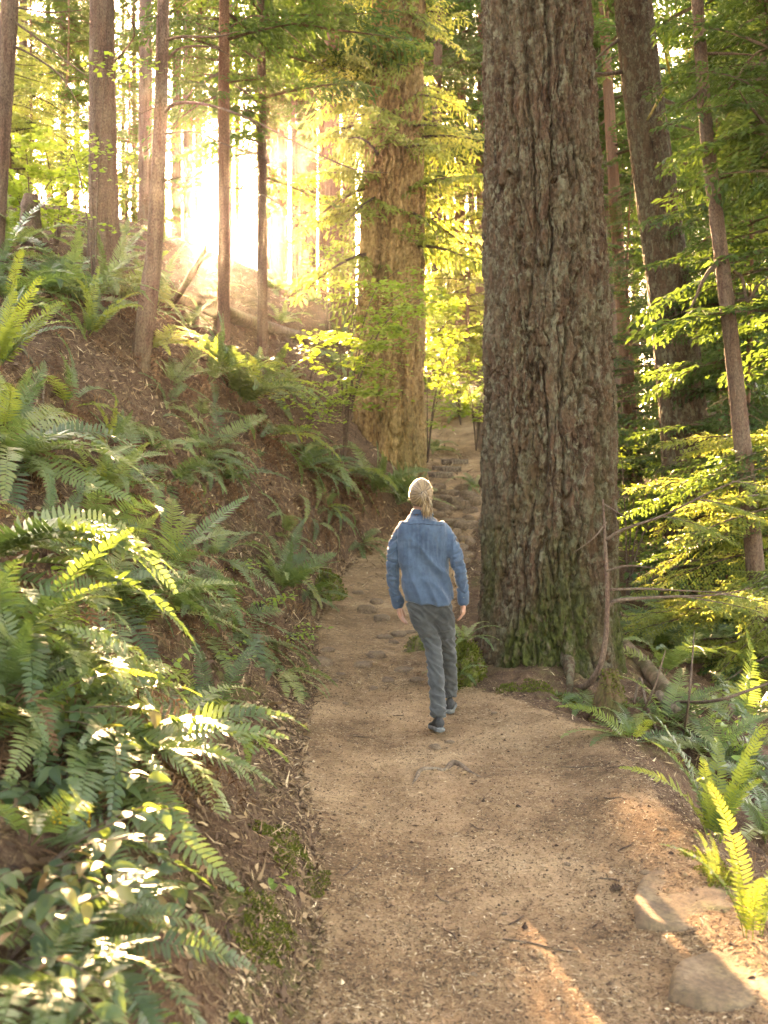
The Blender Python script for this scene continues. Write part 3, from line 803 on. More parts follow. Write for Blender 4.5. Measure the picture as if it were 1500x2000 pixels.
for lo_, hi_, txt in ((-999, 199, 'thin far trunk, %s from the left, seen left of the thick straight brown trunk'), (199, 312, '%s thin far trunk to the right of the thick straight trunk, before the bowed one'),
        (312, 437, '%s thin far trunk to the right of the bowed slim trunk, before the sun'), (437, 512, '%s thin far trunk just right of the slender trunk in front of the sun'),
        (512, 999, '%s thin far trunk right of the thin pale trunk, before the golden fir')):
    order_labels([q for q in RID if lo_ <= q[0] < hi_], txt)
order_labels(MID, 'slim trunk far up the slope, %s from the left near the golden fir')
order_labels(RGT, 'conifer in the dim right wood, %s trunk from the left behind the massive trunk')
order_labels(UND, 'young hemlock with low dark green boughs in the right wood, %s from the left')
order_labels(URD, 'young hemlock with sunlit boughs on the left ridge, %s from the left')
order_labels(GLD, 'young hemlock glowing yellow green between the two biggest firs, %s from the left')

# ------------------------------------------------------------------ ferns
def frond_mesh(name, mat, e0, e1, n=34, L=1.0, Wd=0.13, seed=0, twist=0.0, shrivel=0.0, fold=0.25, side=0.0, tip_curl=0.0):
    """One sword-fern frond: a rachis bending from elevation e0 to e1 (degrees) with paired pinnae."""
    r = np.random.default_rng(seed)
    k = 26
    s = np.linspace(0, 1, k)
    e = np.radians(e0 + (e1 - e0) * s ** 1.15 - tip_curl * np.clip((s - .85) / .15, 0, 1) ** 2)
    yaw = side * s ** 1.5
    t = np.column_stack([np.cos(e) * np.cos(yaw), np.cos(e) * np.sin(yaw), np.sin(e)])
    c = np.vstack([[0, 0, 0], np.cumsum(t[:-1], 0)]) * (L / (k - 1))
    mb = MB()
    V, Q, T = tube(c, np.linspace(.0048, .0012, k) * L, 3, None, False)
    mb.add(V, Q, None, 0)
    sp = 0.10 + 0.88 * (np.arange(n) + .5) / n
    pv, pq, pt = [], [], []
    m = 0
    for i_, q in enumerate(sp):
        for sd in (-1, 1):
            if r.uniform() < .02 + shrivel * .25: continue
            qq = min(.995, q + (0.3 / n if sd > 0 else 0))
            b = np.array([np.interp(qq, s, c[:, z]) for z in range(3)])
            tt = np.array([np.interp(qq, s, t[:, z]) for z in range(3)])
            yv = np.array([-math.sin(np.interp(qq, s, yaw)), math.cos(np.interp(qq, s, yaw)), 0])
            nn = np.cross(tt, yv)
            tw = twist * qq + r.normal(0, .10 + shrivel * .5)
            bv = yv * math.cos(tw) + nn * math.sin(tw)
            nv = np.cross(tt, bv)
            w = Wd * L * min(1, .55 + 2.2 * qq) * (1 - max(0, (qq - .12) / .9) ** 1.9) ** .85 * r.uniform(.9, 1.08) + .006 * L
            a = rad(12 + 30 * qq ** 2) + r.normal(0, .05)
            d = sd * bv * math.cos(a) + tt * math.sin(a) + nv * (fold * r.uniform(.5, 1.4) - shrivel * r.uniform(.0, 1.0))
            d /= np.linalg.norm(d)
            sag = -nv * .16 * (1 + 2 * shrivel)
            hw = .45 * .88 / n * L * (1.0 - .55 * shrivel)
            ac = tt - d * np.dot(tt, d); ac /= np.linalg.norm(ac) + 1e-9
            P0 = b + d * .002 * L
            pm1 = b + d * w * .35; pm2 = b + d * w * .72 + sag * w * .25; tip = b + d * w + sag * w * .6
            pv += [P0 - ac * hw * .55, P0 + ac * hw * .7, pm1 - ac * hw * .85, pm1 + ac * hw * .85, pm2 - ac * hw * .6, pm2 + ac * hw * .55, tip + ac * hw * .3]
            pq += [(m, m + 1, m + 3, m + 2), (m + 2, m + 3, m + 5, m + 4)]; pt += [(m + 4, m + 5, m + 6)]
            m += 7
    mb.add(np.array(pv), np.array(pq), np.array(pt), 0)
    return mb.mesh(name, [mat], False)

FR = {}
def variants(key, mat, specs, **kw):
    FR[key] = [frond_mesh('frond', M[mat], a, b, seed=hash_(key) + i_, twist=((i_ * 37) % 7 - 3) * .12, side=((i_ * 53) % 9 - 4) * .11, **kw) for i_, (a, b) in enumerate(specs)]
def hash_(s): return sum(ord(q) * (i_ + 3) for i_, q in enumerate(s))
variants('up', 'fern', [(84, 50), (78, 25), (72, 38), (80, 10)])
variants('arch', 'fern', [(68, -18), (60, -32), (52, -8), (64, -48), (48, -38)])
variants('low', 'fern', [(32, -40), (20, -30), (38, -62), (12, -48)])
variants('hang', 'fern', [(8, -84), (-12, -80), (22, -86)])
variants('new_up', 'fern_new', [(86, 62), (80, 40), (76, 20), (84, 5)], tip_curl=150, Wd=.10)
variants('new_arch', 'fern_new', [(66, -8), (58, -28), (50, -16), (44, -34)])
variants('dead', 'fern_dead', [(5, -86), (-20, -82), (18, -80), (-5, -60)], shrivel=.8, n=26, Wd=.10)
variants('dead_out', 'fern_dead', [(30, -40), (15, -25), (45, -60), (5, -40)], shrivel=.6, n=28, Wd=.11)

FERN_N = 0
FS = 1.25                                       # overall frond size
def fern(pos, label, size=0.8, n=14, mix=None, az=None, spread=360, tilt=.5, dead=5, group=None, seed=None, name='sword_fern'):
    """A fern crown at pos; mix maps a frond family to its share; az/spread in degrees (0 = towards +X, the right)."""
    global FERN_N
    FERN_N += 1
    r = random.Random(seed if seed is not None else FERN_N * 13 + 5)
    nv = gnormal(pos[0], pos[1], .2)
    up = (Vector((0, 0, 1)) * (1 - tilt) + nv * tilt).normalized()
    t = thing(name, label, 'fern', (pos[0], pos[1], pos[2] - .01), up.to_track_quat('Z', 'Y').to_euler(), group)
    inv = up.to_track_quat('Z', 'Y').inverted()
    fs = FS if pos[1] > 7 else 1.05
    mix = mix or {'up': 1, 'arch': 4, 'low': 3}
    keys = [k for k, q in mix.items() for _ in range(q)]
    a0 = r.uniform(0, 360) if az is None else az - spread / 2
    for i_ in range(n):
        k = keys[i_ % len(keys)] if i_ < len(keys) else r.choice(keys)
        a = a0 + spread * (i_ + r.uniform(.1, .9)) / n
        d = inv @ Vector((math.cos(rad(a)), math.sin(rad(a)), 0))
        ang = math.atan2(d.y, d.x)
        s = size * fs * r.uniform(.72, 1.12)
        put('frond', r.choice(FR[k]), t, loc=(math.cos(ang) * .03, math.sin(ang) * .03, 0), rot=(r.gauss(0, .18), 0, ang), scale=(s, s, s))
    # last year's brown fronds hang down the slope below the crown
    down = math.degrees(math.atan2(nv.y, nv.x))
    for i_ in range(dead):
        a = down + r.uniform(-75, 75)
        d = inv @ Vector((math.cos(rad(a)), math.sin(rad(a)), 0)); ang = math.atan2(d.y, d.x)
        s = size * fs * r.uniform(.5, .9)
        put('dead_frond', r.choice(FR['dead']), t, loc=(math.cos(ang) * .04, math.sin(ang) * .04, -.01), rot=(r.gauss(0, .2), 0, ang), scale=(s, s, s))
    return t

def on(u, v, **kw): return hit(u, v, **kw)
def at_px(u, Yq, up):
    x = (u - 750) / FPX * Yq; return Vector((x, Yq, gz1(x, Yq) + up))
# --- the left bank, far to near
fern(on(170, 655), 'upright fern with backlit stems high on the left bank under the thick trunk', .62, 12, {'up': 2, 'new_up': 4, 'arch': 2}, dead=9)
fern(on(285, 680), 'fern with bright yellow arching fronds pointing right, below the bowed slim trunk', .72, 9, {'new_arch': 5, 'arch': 1}, az=0, spread=110, dead=7)
fern(on(15, 590), 'dark fern clump at the left picture edge under the slanting trunk', .8, 14, {'arch': 3, 'low': 2, 'new_up': 1})
fern(on(-10, 720), 'fern with curled new tips poking in at the left picture edge above mid height', .7, 10, {'new_up': 3, 'up': 1}, az=30, spread=200, dead=3)
fern(on(470, 790), 'large fern crowning the bank edge below the trunk in front of the sun', 1.15, 22, {'arch': 4, 'new_arch': 3, 'up': 1, 'low': 2}, dead=14, tilt=.35)
fern(on(520, 850), 'fern spilling over the bank edge with hanging fronds, right of the large crest fern', .9, 16, {'hang': 3, 'low': 2, 'arch': 2, 'new_arch': 1}, dead=12)
fern(on(610, 900), 'fern on the bank edge in front of the golden fir, fronds hanging to the path', 1.0, 18, {'hang': 3, 'low': 3, 'arch': 2}, dead=14)
fern(on(668, 925), 'fern hanging over the shaded bank close to the left arm of the person', .95, 16, {'hang': 4, 'low': 2, 'new_arch': 1}, dead=12)
fern(on(725, 960), 'fern at the left foot of the golden fir, upright fronds', .85, 14, {'up': 3, 'arch': 3, 'low': 1}, dead=8)
fern(on(775, 985), 'fern behind the head of the person at the foot of the golden fir', .8, 12, {'up': 3, 'arch': 3}, dead=6)
fern(on(640, 1000), 'low fern drooping from the bank under the hanging ferns', .6, 12, {'hang': 3, 'low': 3}, dead=8)
fern(on(215, 860), 'small fern with one bright upright frond in the middle of the brown bank', .42, 8, {'new_up': 2, 'up': 2, 'arch': 2}, dead=3)
fern(on(300, 880), 'fern with short spread fronds on the brown bank below the crest', .5, 11, {'arch': 4, 'low': 3}, dead=7)
fern(on(390, 900), 'fern with two pale fronds sweeping right on the steep brown bank', .62, 9, {'low': 3, 'arch': 2}, az=-10, spread=150, dead=9)
fern(on(330, 940), 'fern with a long drooping frond beside brown dead fronds on the bank', .7, 11, {'low': 3, 'hang': 1, 'arch': 2}, az=-30, spread=220, dead=10)
fern(on(10, 905), 'big dark fern at the left picture edge at mid height, fronds sweeping right', 1.0, 18, {'arch': 4, 'low': 3}, az=-15, spread=230, dead=6)
fern(on(205, 975), 'fern with narrow upright frond beside the big dark fern on the bank', .5, 8, {'up': 3, 'arch': 2}, dead=5)
fern(on(-60, 1105), 'fern at the left picture edge with two long pale arching fronds', .95, 10, {'arch': 5, 'low': 1}, az=5, spread=70, dead=2)
fern(on(165, 1060), 'fern with one long deep green frond arching right over the bank', .85, 10, {'arch': 4, 'new_arch': 1, 'low': 1}, az=-15, spread=170, dead=5)
fern(on(185, 1170), 'broad grey green fern in the middle of the left bank, fronds fanning right', .88, 17, {'arch': 4, 'low': 4}, az=-25, spread=240, dead=5)
fern(on(330, 1190), 'low fern with overlapping fronds right of the broad grey green fern', .72, 14, {'low': 4, 'arch': 2}, az=-30, spread=240, dead=6)
fern(on(-15, 1230), 'fern with bright drooping fronds low at the left picture edge', .75, 13, {'arch': 4, 'low': 3}, az=-30, spread=200, dead=4)
fern(on(545, 1150), 'bushy fern at the path edge with fronds standing up, left of the person', .62, 17, {'up': 3, 'arch': 4, 'low': 1}, dead=7)
fern(on(600, 1165), 'small fern leaning onto the path beside the bushy fern', .5, 10, {'low': 3, 'arch': 3}, az=-20, spread=220, dead=3)
fern(on(480, 1250), 'fern hanging down the bank to the path edge among fresh green leaves', .62, 12, {'low': 4, 'hang': 2}, az=-40, spread=200, dead=6)
fern(on(400, 1395), 'small fern low on the bank where the brown soil meets the path', .34, 11, {'low': 4, 'arch': 3}, dead=4)
fern(on(540, 1310), 'small narrow fern beside the path below the bushy fern', .45, 8, {'low': 3, 'hang': 2}, az=-50, spread=160, dead=6)
fern(on(420, 1090), 'fern with pale fronds among dead brown stems on the middle of the bank', .6, 12, {'low': 3, 'arch': 3}, dead=8)
fern(on(160, 1500), 'large pale fern in the near left corner, long fronds reaching to the path', .74, 13, {'arch': 5, 'low': 2}, az=-32, spread=120, dead=3)
fern(on(60, 1640), 'fern half hidden by glossy leaves in the near left corner', .5, 6, {'arch': 3, 'low': 3}, az=-40, spread=180, dead=4)
fern(on(110, 1850), 'nearest fern at the lower left picture corner, long fronds pointing down right', .52, 12, {'arch': 4, 'low': 4}, az=-35, spread=170, dead=5)
fern(on(20, 1960), 'fern cut by the lower left picture corner', .42, 10, {'arch': 3, 'low': 3}, az=-10, spread=170, dead=3)
# --- along the path further on
fern(on(700, 1060), 'fern in the dark hollow under the bank, left of the person', .55, 10, {'hang': 2, 'low': 3, 'arch': 2}, az=-30, spread=220, dead=8)
fern(on(845, 880), 'small fern at the right foot of the golden fir', .75, 12, {'arch': 4, 'low': 3}, dead=2)
fern(on(905, 815), 'far fern on the brown slope above the timber steps', 1.1, 15, {'arch': 4, 'low': 2, 'up': 1}, dead=2)
fern(on(930, 955), 'small fern growing beside the stony path, left of the massive trunk', .6, 11, {'arch': 3, 'low': 2}, dead=2)
# --- right of the path
fern(on(1165, 1400), 'fern with flat grey fronds at the foot of the mossy stump', .48, 11, {'low': 4, 'arch': 2}, dead=3)
fern(on(1235, 1445), 'pale fern at the right path edge just past the mossy stump', .5, 11, {'arch': 3, 'new_arch': 1, 'low': 2}, dead=3)
fern(on(1395, 1640), 'sunlit upright yellow fern with curled tips at the right path edge', .58, 13, {'new_up': 4, 'up': 2, 'new_arch': 1}, dead=5, tilt=.2)
fern(on(1470, 1830), 'tall single yellow sunlit frond beside the flat mossy stones', .52, 6, {'new_up': 3, 'up': 1}, dead=2, tilt=.1)
fern(on(1402, 1720), 'small curled yellow fern between the upright fern and the stones', .24, 4, {'new_up': 3}, dead=1, tilt=.1)
fern(on(1500, 1650), 'fern cut by the right picture edge above the stones', .6, 12, {'arch': 3, 'up': 2}, dead=3)
for k, (u, v, s, lab) in enumerate([(1300, 1420, .55, 'fern in the hollow below the fallen log at the right'), (1380, 1480, .6, 'blue green fern behind the sunlit upright fern'),
        (1450, 1420, .7, 'fern in the hollow under the long thin twigs at the right'), (1250, 1260, .6, 'fern behind the massive trunk beside the fallen log'),
        (1320, 1220, .8, 'fern below the golden hemlock boughs'), (1430, 1260, .9, 'fern in the shade below the golden hemlock boughs at the right edge'),
        (1480, 1540, .6, 'fern leaning in from the right edge behind the upright ferns')]):
    fern(on(u, v), lab, s, 12, {'arch': 4, 'low': 3, 'up': 1}, dead=3)
# --- many small ferns cover the upper slope
rr_ = random.Random(5)
for k in range(46):
    u = rr_.uniform(-20, 700); v = rr_.uniform(540, 790) if u > 330 else rr_.uniform(430, 600)
    p = on(u, v)
    if p.y > 40 or p.y < 10.5 or (150 < u < 330 and v > 600): continue
    fern(p, 'small fern scattered over the hazy upper slope behind the crest ferns', rr_.uniform(.55, 1.0), 9, {'arch': 4, 'low': 2, 'up': 1}, dead=4, group='ferns on the hazy upper slope')
for k in range(16):
    u = rr_.uniform(1210, 1500); v = rr_.uniform(1080, 1330)
    fern(on(u, v), 'small fern on the shaded floor of the right wood', rr_.uniform(.6, 1.0), 9, {'arch': 4, 'low': 2}, dead=2, group='ferns on the floor of the right wood')

# ------------------------------------------------------------------ leafy plants
def leaf_mesh(name, mat, Lf, Wf, seg=5, bend=.25, fold=.18, lobes=0, seed=0):
    """A single leaf blade along +X with a folded midrib; lobes > 0 makes a toothed lobed outline."""
    r = np.random.default_rng(seed)
    s = np.linspace(0, 1, seg + 1)
    w = Wf * np.sin(np.pi * s ** .75) ** .8 * .5
    if lobes: w = w * (1 + .35 * np.sin(s * lobes * 2 * math.pi))
    z = -bend * Lf * s ** 2
    c = np.column_stack([s * Lf, np.zeros_like(s), z])
    l = c + np.column_stack([0 * s, w, w * fold * 2]); rt = c + np.column_stack([0 * s, -w, w * fold * 2])
    V = np.vstack([c, l, rt]); k = seg + 1
    Q = [(q, q + 1, k + q + 1, k + q) for q in range(seg)] + [(q + 1, q, 2 * k + q, 2 * k + q + 1) for q in range(seg)]
    return arr_mesh(name, V, np.array(Q), None, [mat], True)
LEAF_SALAL = [leaf_mesh('leaf', M['salal'], 1, .52, bend=b, seed=k) for k, b in enumerate((.1, .25, .4))]
LEAF_NEW = [leaf_mesh('leaf', M['leaf_new'], 1, .6, bend=b, seed=k) for k, b in enumerate((.05, .2, .35))]
LEAF_SAW = [leaf_mesh('leaf', M['leaf_new'], 1, .42, seg=14, bend=.2, lobes=6)]

def shrub(pos, label, stems, leaves, Ls, size, leafm, name='salal_shrub', az=None, spread=360, elev=(15, 65), group=None, seed=0, arch=.4, two_rows=True):
    """Arching stems with alternate leaves; each leaf is a piece of its own."""
    r = random.Random(seed)
    t = thing(name, label, 'shrub', (pos[0], pos[1], pos[2] - .02), group=group)
    for i_ in range(stems):
        a = rad((az if az is not None else 0) + r.uniform(-.5, .5) * spread); e = rad(r.uniform(*elev)); L = size * r.uniform(.6, 1.1)
        s = np.linspace(0, 1, 9)
        ee = e - arch * 2.2 * s
        st = np.column_stack([np.cos(ee) * math.cos(a), np.cos(ee) * math.sin(a), np.sin(ee)])
        c = np.vstack([[0, 0, 0], np.cumsum(st[:-1], 0)]) * (L / 8)
        V, Q, T = tube(c, np.linspace(.004, .0015, 9), 4, None, False)
        mb = MB(); mb.add(V, Q); put('stem', mb.mesh('stem', [M['twig']]), t)
        for q in range(leaves):
            f = .25 + .75 * (q + .5) / leaves
            b = [np.interp(f, s, c[:, z]) for z in range(3)]
            sd = 1 if q % 2 else -1
            la = a + sd * rad(r.uniform(35, 75)) if q < leaves - 1 else a
            sc = Ls * r.uniform(.7, 1.15)
            put('leaf', r.choice(leafm), t, loc=b, rot=(r.gauss(0, .35), rad(r.uniform(-25, 35)), la), scale=(sc, sc, sc))
    return t
shrub(on(40, 1420), 'glossy leaved shrub sparkling in the sun at the left picture edge', 15, 10, .080, .52, LEAF_SALAL, az=-30, spread=220, seed=1)
shrub(on(90, 1560), 'glossy leaved shrub with sunlit leaves left of the large pale fern', 14, 10, .076, .50, LEAF_SALAL, az=-40, spread=240, seed=2)
shrub(on(60, 1730), 'dark glossy leaved shrub with leaf rows catching white light near the left edge', 15, 10, .070, .46, LEAF_SALAL, az=-35, spread=200, elev=(5, 50), seed=3)
shrub(on(220, 1700), 'glossy leaved sprays reaching over bare soil in the near left', 9, 9, .064, .42, LEAF_SALAL, az=-35, spread=120, elev=(5, 40), seed=4)
shrub(on(10, 1880), 'glossy leaved shrub in the lower left corner over dead brown fronds', 10, 9, .07, .38, LEAF_SALAL, az=-20, spread=200, seed=5)
shrub(on(110, 1290), 'young plant with upright saw toothed yellow green leaves on the left bank', 2, 5, .10, .22, LEAF_SAW, 'leafy_seedling', az=20, spread=60, elev=(60, 85), seed=6, arch=.1)
shrub(on(260, 1330), 'low plant with pale sunlit leaf clusters on the left bank', 6, 6, .06, .22, LEAF_NEW, 'leafy_seedling', seed=7)
shrub(on(500, 1190), 'trailing bramble with fresh green leaves above the path edge', 7, 8, .060, .5, LEAF_NEW, 'bramble', az=-15, spread=140, elev=(10, 50), seed=8)
shrub(on(560, 1240), 'trailing bramble of light green leaves reaching the path at left', 6, 8, .058, .42, LEAF_NEW, 'bramble', az=-20, spread=160, elev=(5, 45), seed=9)
shrub(on(430, 1290), 'clump of small light green leaves on the bank left of the path', 6, 7, .048, .30, LEAF_NEW, 'bramble', seed=10)
shrub(on(270, 1340), 'broad leaved seedling on the bank beside the glossy shrubs', 3, 4, .085, .16, LEAF_NEW, 'leafy_seedling', elev=(40, 80), seed=11)
shrub(on(470, 1440), 'tiny green plants where the bank meets the path', 5, 5, .034, .12, LEAF_NEW, 'leafy_seedling', seed=12)
shrub(on(520, 1720), 'two leaved sprig on the mossy rim beside the path', 2, 3, .05, .10, LEAF_NEW, 'leafy_seedling', az=-20, spread=40, seed=13)
shrub(on(455, 1985), 'pale sprig sprouting at the lower edge of the path rim', 2, 4, .04, .08, LEAF_NEW, 'leafy_seedling', az=-40, spread=90, elev=(40, 80), seed=14)
shrub(on(1460, 1500), 'light green plant with long pointed leaves at the right edge', 7, 8, .085, .55, LEAF_NEW, 'leafy_shrub', az=150, spread=200, elev=(40, 80), seed=15)
shrub(on(1420, 1380), 'thin stemmed shrub with star like leaf tops in the right hollow', 6, 7, .08, .6, LEAF_NEW, 'leafy_shrub', elev=(45, 85), seed=16)
shrub(on(905, 1290), 'small leafy fern like sprigs on the moss mound by the person', 7, 7, .035, .25, LEAF_NEW, 'leafy_seedling', elev=(30, 80), seed=17)
shrub(on(1110, 1360), 'tiny sprigs at the root of the massive trunk', 5, 5, .03, .12, LEAF_NEW, 'leafy_seedling', seed=18)

# --- the crowded ferns and dead fronds that cover the left bank
rc = random.Random(21)
for k in range(46):
    v = rc.uniform(770, 1460); lo = -30; hi = np.interp(v, [770, 900, 1000, 1150, 1300, 1460], [430, 600, 640, 600, 540, 420])
    p = on(rc.uniform(lo, hi), v)
    if p.y > 17: continue
    if path_d(np.array([p.x]), np.array([p.y]))[0][0] < .12: continue
    st = k % 3
    mixk = ({'arch': 3, 'low': 3, 'dead_out': 1}, {'low': 3, 'hang': 2, 'arch': 1, 'dead_out': 2}, {'arch': 2, 'up': 2, 'new_arch': 2})[st]
    fern(p, 'fern crowded among others on the shaded left bank', rc.uniform(.40, .75), rc.randint(6, 10), mixk, dead=rc.randint(8, 15), group='ferns crowded on the left bank')
for k in range(16):
    v = rc.uniform(880, 1020); u = np.interp(v, [880, 1020], [560, 660]) + rc.uniform(-70, 70)
    fern(on(u, v), 'dead brown fern curtain hanging over the cut bank left of the person', rc.uniform(.5, .75), 2, {'hang': 2}, dead=14, group='dead ferns over the cut bank', name='dead_fern')

# yellow flower spikes among the glossy leaves
yel = leaf_material('yellow_flower', [(0, (.45, .28, .02)), (1, (.60, .42, .04))], (.7, .5, .05), .4, .5, .3, 'obj')
for k, (u, v) in enumerate([(108, 1600), (140, 1598), (165, 1606)]):
    p = on(u, v + 60); c = P(u, v + 12, max(2.4, p.y - .12))
    t = thing('flower_spike', ['yellow flower spike at the left of three among the glossy leaves', 'middle yellow flower spike among the glossy leaves', 'yellow flower spike at the right of three among the glossy leaves'][k], 'flower', tuple(c), group='yellow flower spikes')
    V, Q, T = tube(np.array([[0, 0, 0], [.004, 0, .03], [.008, .004, .06]]), [.002, .002, .001], 4, None, True); b = MB(); b.add(V, Q, T); put('stem', b.mesh('stem', [M['twig']]), t)
    b = MB(); b.add(*(lambda R: (R[0], R[1], R[2]))(tube(np.array([[0, 0, -.5], [0, 0, 0], [0, 0, .5]]), [.2, .55, .25], 6, 5)))
    me = b.mesh('blossom', [yel])
    rf = random.Random(k)
    for q in range(22):
        f = q / 22; a = q * 2.4; rr = .014 * (1 - .5 * f)
        put('blossom', me, t, loc=(math.cos(a) * rr + .008 * f, math.sin(a) * rr, .008 + .055 * f), rot=(rf.uniform(-.8, .8), rf.uniform(-.8, .8), 0), scale=(.009, .009, .009))

fern(at_px(905, 8.0, .34), 'little fern growing on the tall moss mound', .26, 10, {'arch': 3, 'low': 2}, dead=0, tilt=0)
fern(at_px(890, 7.85, .1), 'little fern at the foot of the tall moss mound', .22, 9, {'low': 3, 'arch': 2}, dead=2, tilt=0)

for k in range(34):
    v = rc.uniform(620, 1420); hi = np.interp(v, [620, 770, 900, 1000, 1150, 1300, 1420], [330, 430, 600, 640, 590, 530, 440])
    p = on(rc.uniform(-20, hi), v)
    if p.y > 18: continue
    fern(p, 'brown dead fern clump collapsed on the soil of the left bank', rc.uniform(.4, .7), 5, {'dead_out': 1}, dead=10, tilt=.9, group='dead ferns on the left bank', name='dead_fern')
for k in range(14):
    v = rc.uniform(850, 1420); hi = np.interp(v, [850, 1000, 1150, 1300, 1420], [560, 630, 590, 530, 440])
    shrub(on(rc.uniform(60, hi), v), 'small leafy plant sprouting between ferns on the left bank', 4, 6, rc.uniform(.035, .06), rc.uniform(.14, .28), LEAF_NEW, 'leafy_seedling', seed=100 + k, group='small leafy plants on the left bank')

# ------------------------------------------------------------------ the walking person
def cloth(name, c1, c2, weave=900, rough=.85):
    k = NT(name)
    v = k.coord()
    n1 = k.noise(v, 9, 5, .6); n2 = k.noise(k.coord((1, 1, .7)), 60, 4, .7); n3 = k.noise(v, weave, 2)
    c = k.ramp(k.math('ADD', k.math('MULTIPLY', n1, .55), k.math('ADD', k.math('MULTIPLY', n2, .3), k.math('MULTIPLY', n3, .15))), [(.36, c1), (.62, c2)])
    return k.done(k.principled(c, rough, k.bump(k.math('ADD', n2, n3), .25, .002), spec=.15, Sheen_Weight=.15))
def plain(name, c, rough=.6, spec=.3, ns=30, var=.25, **kw):
    k = NT(name)
    n = k.noise(k.coord(), ns, 4, .6)
    lo = tuple(q * (1 - var) for q in c); hi = tuple(min(1, q * (1 + var)) for q in c)
    return k.done(k.principled(k.ramp(n, [(.35, lo), (.65, hi)]), rough, k.bump(n, .15, .002), spec=spec, **kw))
M['denim'] = cloth('blue_denim', (.021, .036, .059), (.050, .078, .114))
M['denim_dark'] = cloth('blue_denim_seam', (.008, .014, .025), (.016, .026, .042))
M['trouser'] = cloth('grey_trouser_cloth', (.023, .024, .023), (.049, .050, .049))
M['skin'] = plain('skin', (.30, .15, .10), .5, .35, 25, .12, Subsurface_Weight=.12, Subsurface_Scale=.01)
M['shoe'] = plain('shoe_leather', (.022, .021, .020), .7, .25, 60, .4)
M['sole'] = plain('shoe_sole', (.10, .10, .095), .75, .2, 60, .3)
def hair_mat():
    k = NT('blond_hair')
    c = k.ramp(k.attr('rnd'), [(0, (.05, .028, .014)), (.35, (.16, .095, .045)), (.7, (.27, .175, .09)), (1, (.40, .29, .17))])
    return k.done(k.principled(c, .38, spec=.5))
M['hair'] = hair_mat()

PYD = 6.85
po = P(838, 960, PYD); po[2] = gz1(po[0], po[1])
def pb(u, v, Yq=PYD): return P(u, v, Yq) - po
def chain(pts, radii, n=14, seg=None, sq=None):
    """A rounded tube through points (closed, domed ends); sq = (x, y) flattening of its cross-section."""
    pr = np.column_stack([np.asarray(pts, float), np.asarray(radii, float)])
    pr = spline(pr, seg or max(8, len(pr) * 5))
    t = np.gradient(pr[:, :3], axis=0); t /= np.linalg.norm(t, axis=1)[:, None]
    ext = []
    for a, sg in ((0, -1), (-1, 1)):
        e = []
        for q in (.45, .8, .97):
            rr = pr[a, 3]
            e.append(np.concatenate([pr[a, :3] + sg * t[a] * rr * q * .8, [rr * math.sqrt(max(1 - q * q, .01))]]))
        ext.append(e)
    pr = np.vstack([ext[0][::-1], pr, ext[1]])
    V, Q, T = tube(pr[:, :3], pr[:, 3], n, None, True)
    if sq is not None:
        ctr = np.vstack([np.repeat(pr[:, :3], n, 0), pr[:1, :3], pr[-1:, :3]])
        V = ctr + (V - ctr) * np.array([sq[0], sq[1], 1])
    return V, Q, T
def ball(c, r, n=16, m=12):
    th = np.linspace(0, math.pi, m + 2)[1:-1]; ph = np.arange(n) / n * 2 * math.pi
    R = np.stack([np.column_stack([np.cos(ph) * math.sin(t) * r[0] + c[0], np.sin(ph) * math.sin(t) * r[1] + c[1], np.full(n, -math.cos(t) * r[2] + c[2])]) for t in th])
    return rings(R)

per = thing('person', 'person with ponytail in blue denim shirt and grey trousers walking away up the path', 'person', tuple(po))
hc = pb(822, 969)                                    # head centre
# body: one continuous skin, face turned away up the path
mb = MB()
mb.add(*ball(hc + [0, 0, .004], (.072, .090, .105)))
mb.add(*chain([hc + [0, .035, -.045], hc + [0, .052, -.085]], [.055, .035]))            # jaw and chin
mb.add(*chain([hc + [0, .088, .008], hc + [0, .104, -.020]], [.009, .013], 10))         # nose
mb.add(*chain([hc + [-.02, .083, -.052], hc + [.02, .083, -.052]], [.008, .008], 8))    # mouth
mb.add(*chain([hc + [-.035, .080, .028], hc + [.035, .080, .028]], [.012, .012], 8))    # brow
for sx in (-1, 1):
    mb.add(*ball(hc + [sx * .075, .0, -.006], (.010, .020, .031), 12, 8))               # ears
mb.add(*chain([hc + [0, -.012, -.06], pb(824, 1004) + [0, -.005, 0], pb(825, 1018)], [.056, .052, .060]))
mb.add(*chain([pb(825, 1030), pb(828, 1090), pb(835, 1165)], [.085, .10, .10], sq=(1.35, .8)))
ARM_L = [(789, 1036, 0), (773, 1066, 0), (767, 1102, .02), (769, 1142, .07), (777, 1180, .11)]
ARM_R = [(864, 1036, 0), (883, 1066, -.03), (896, 1105, -.05), (903, 1142, -.03), (905, 1174, -.01)]
def armpts(a): return [pb(u, v, PYD + dy) for u, v, dy in a]
for a in (ARM_L, ARM_R):
    mb.add(*chain(armpts(a), [.036, .036, .032, .030, .024]))
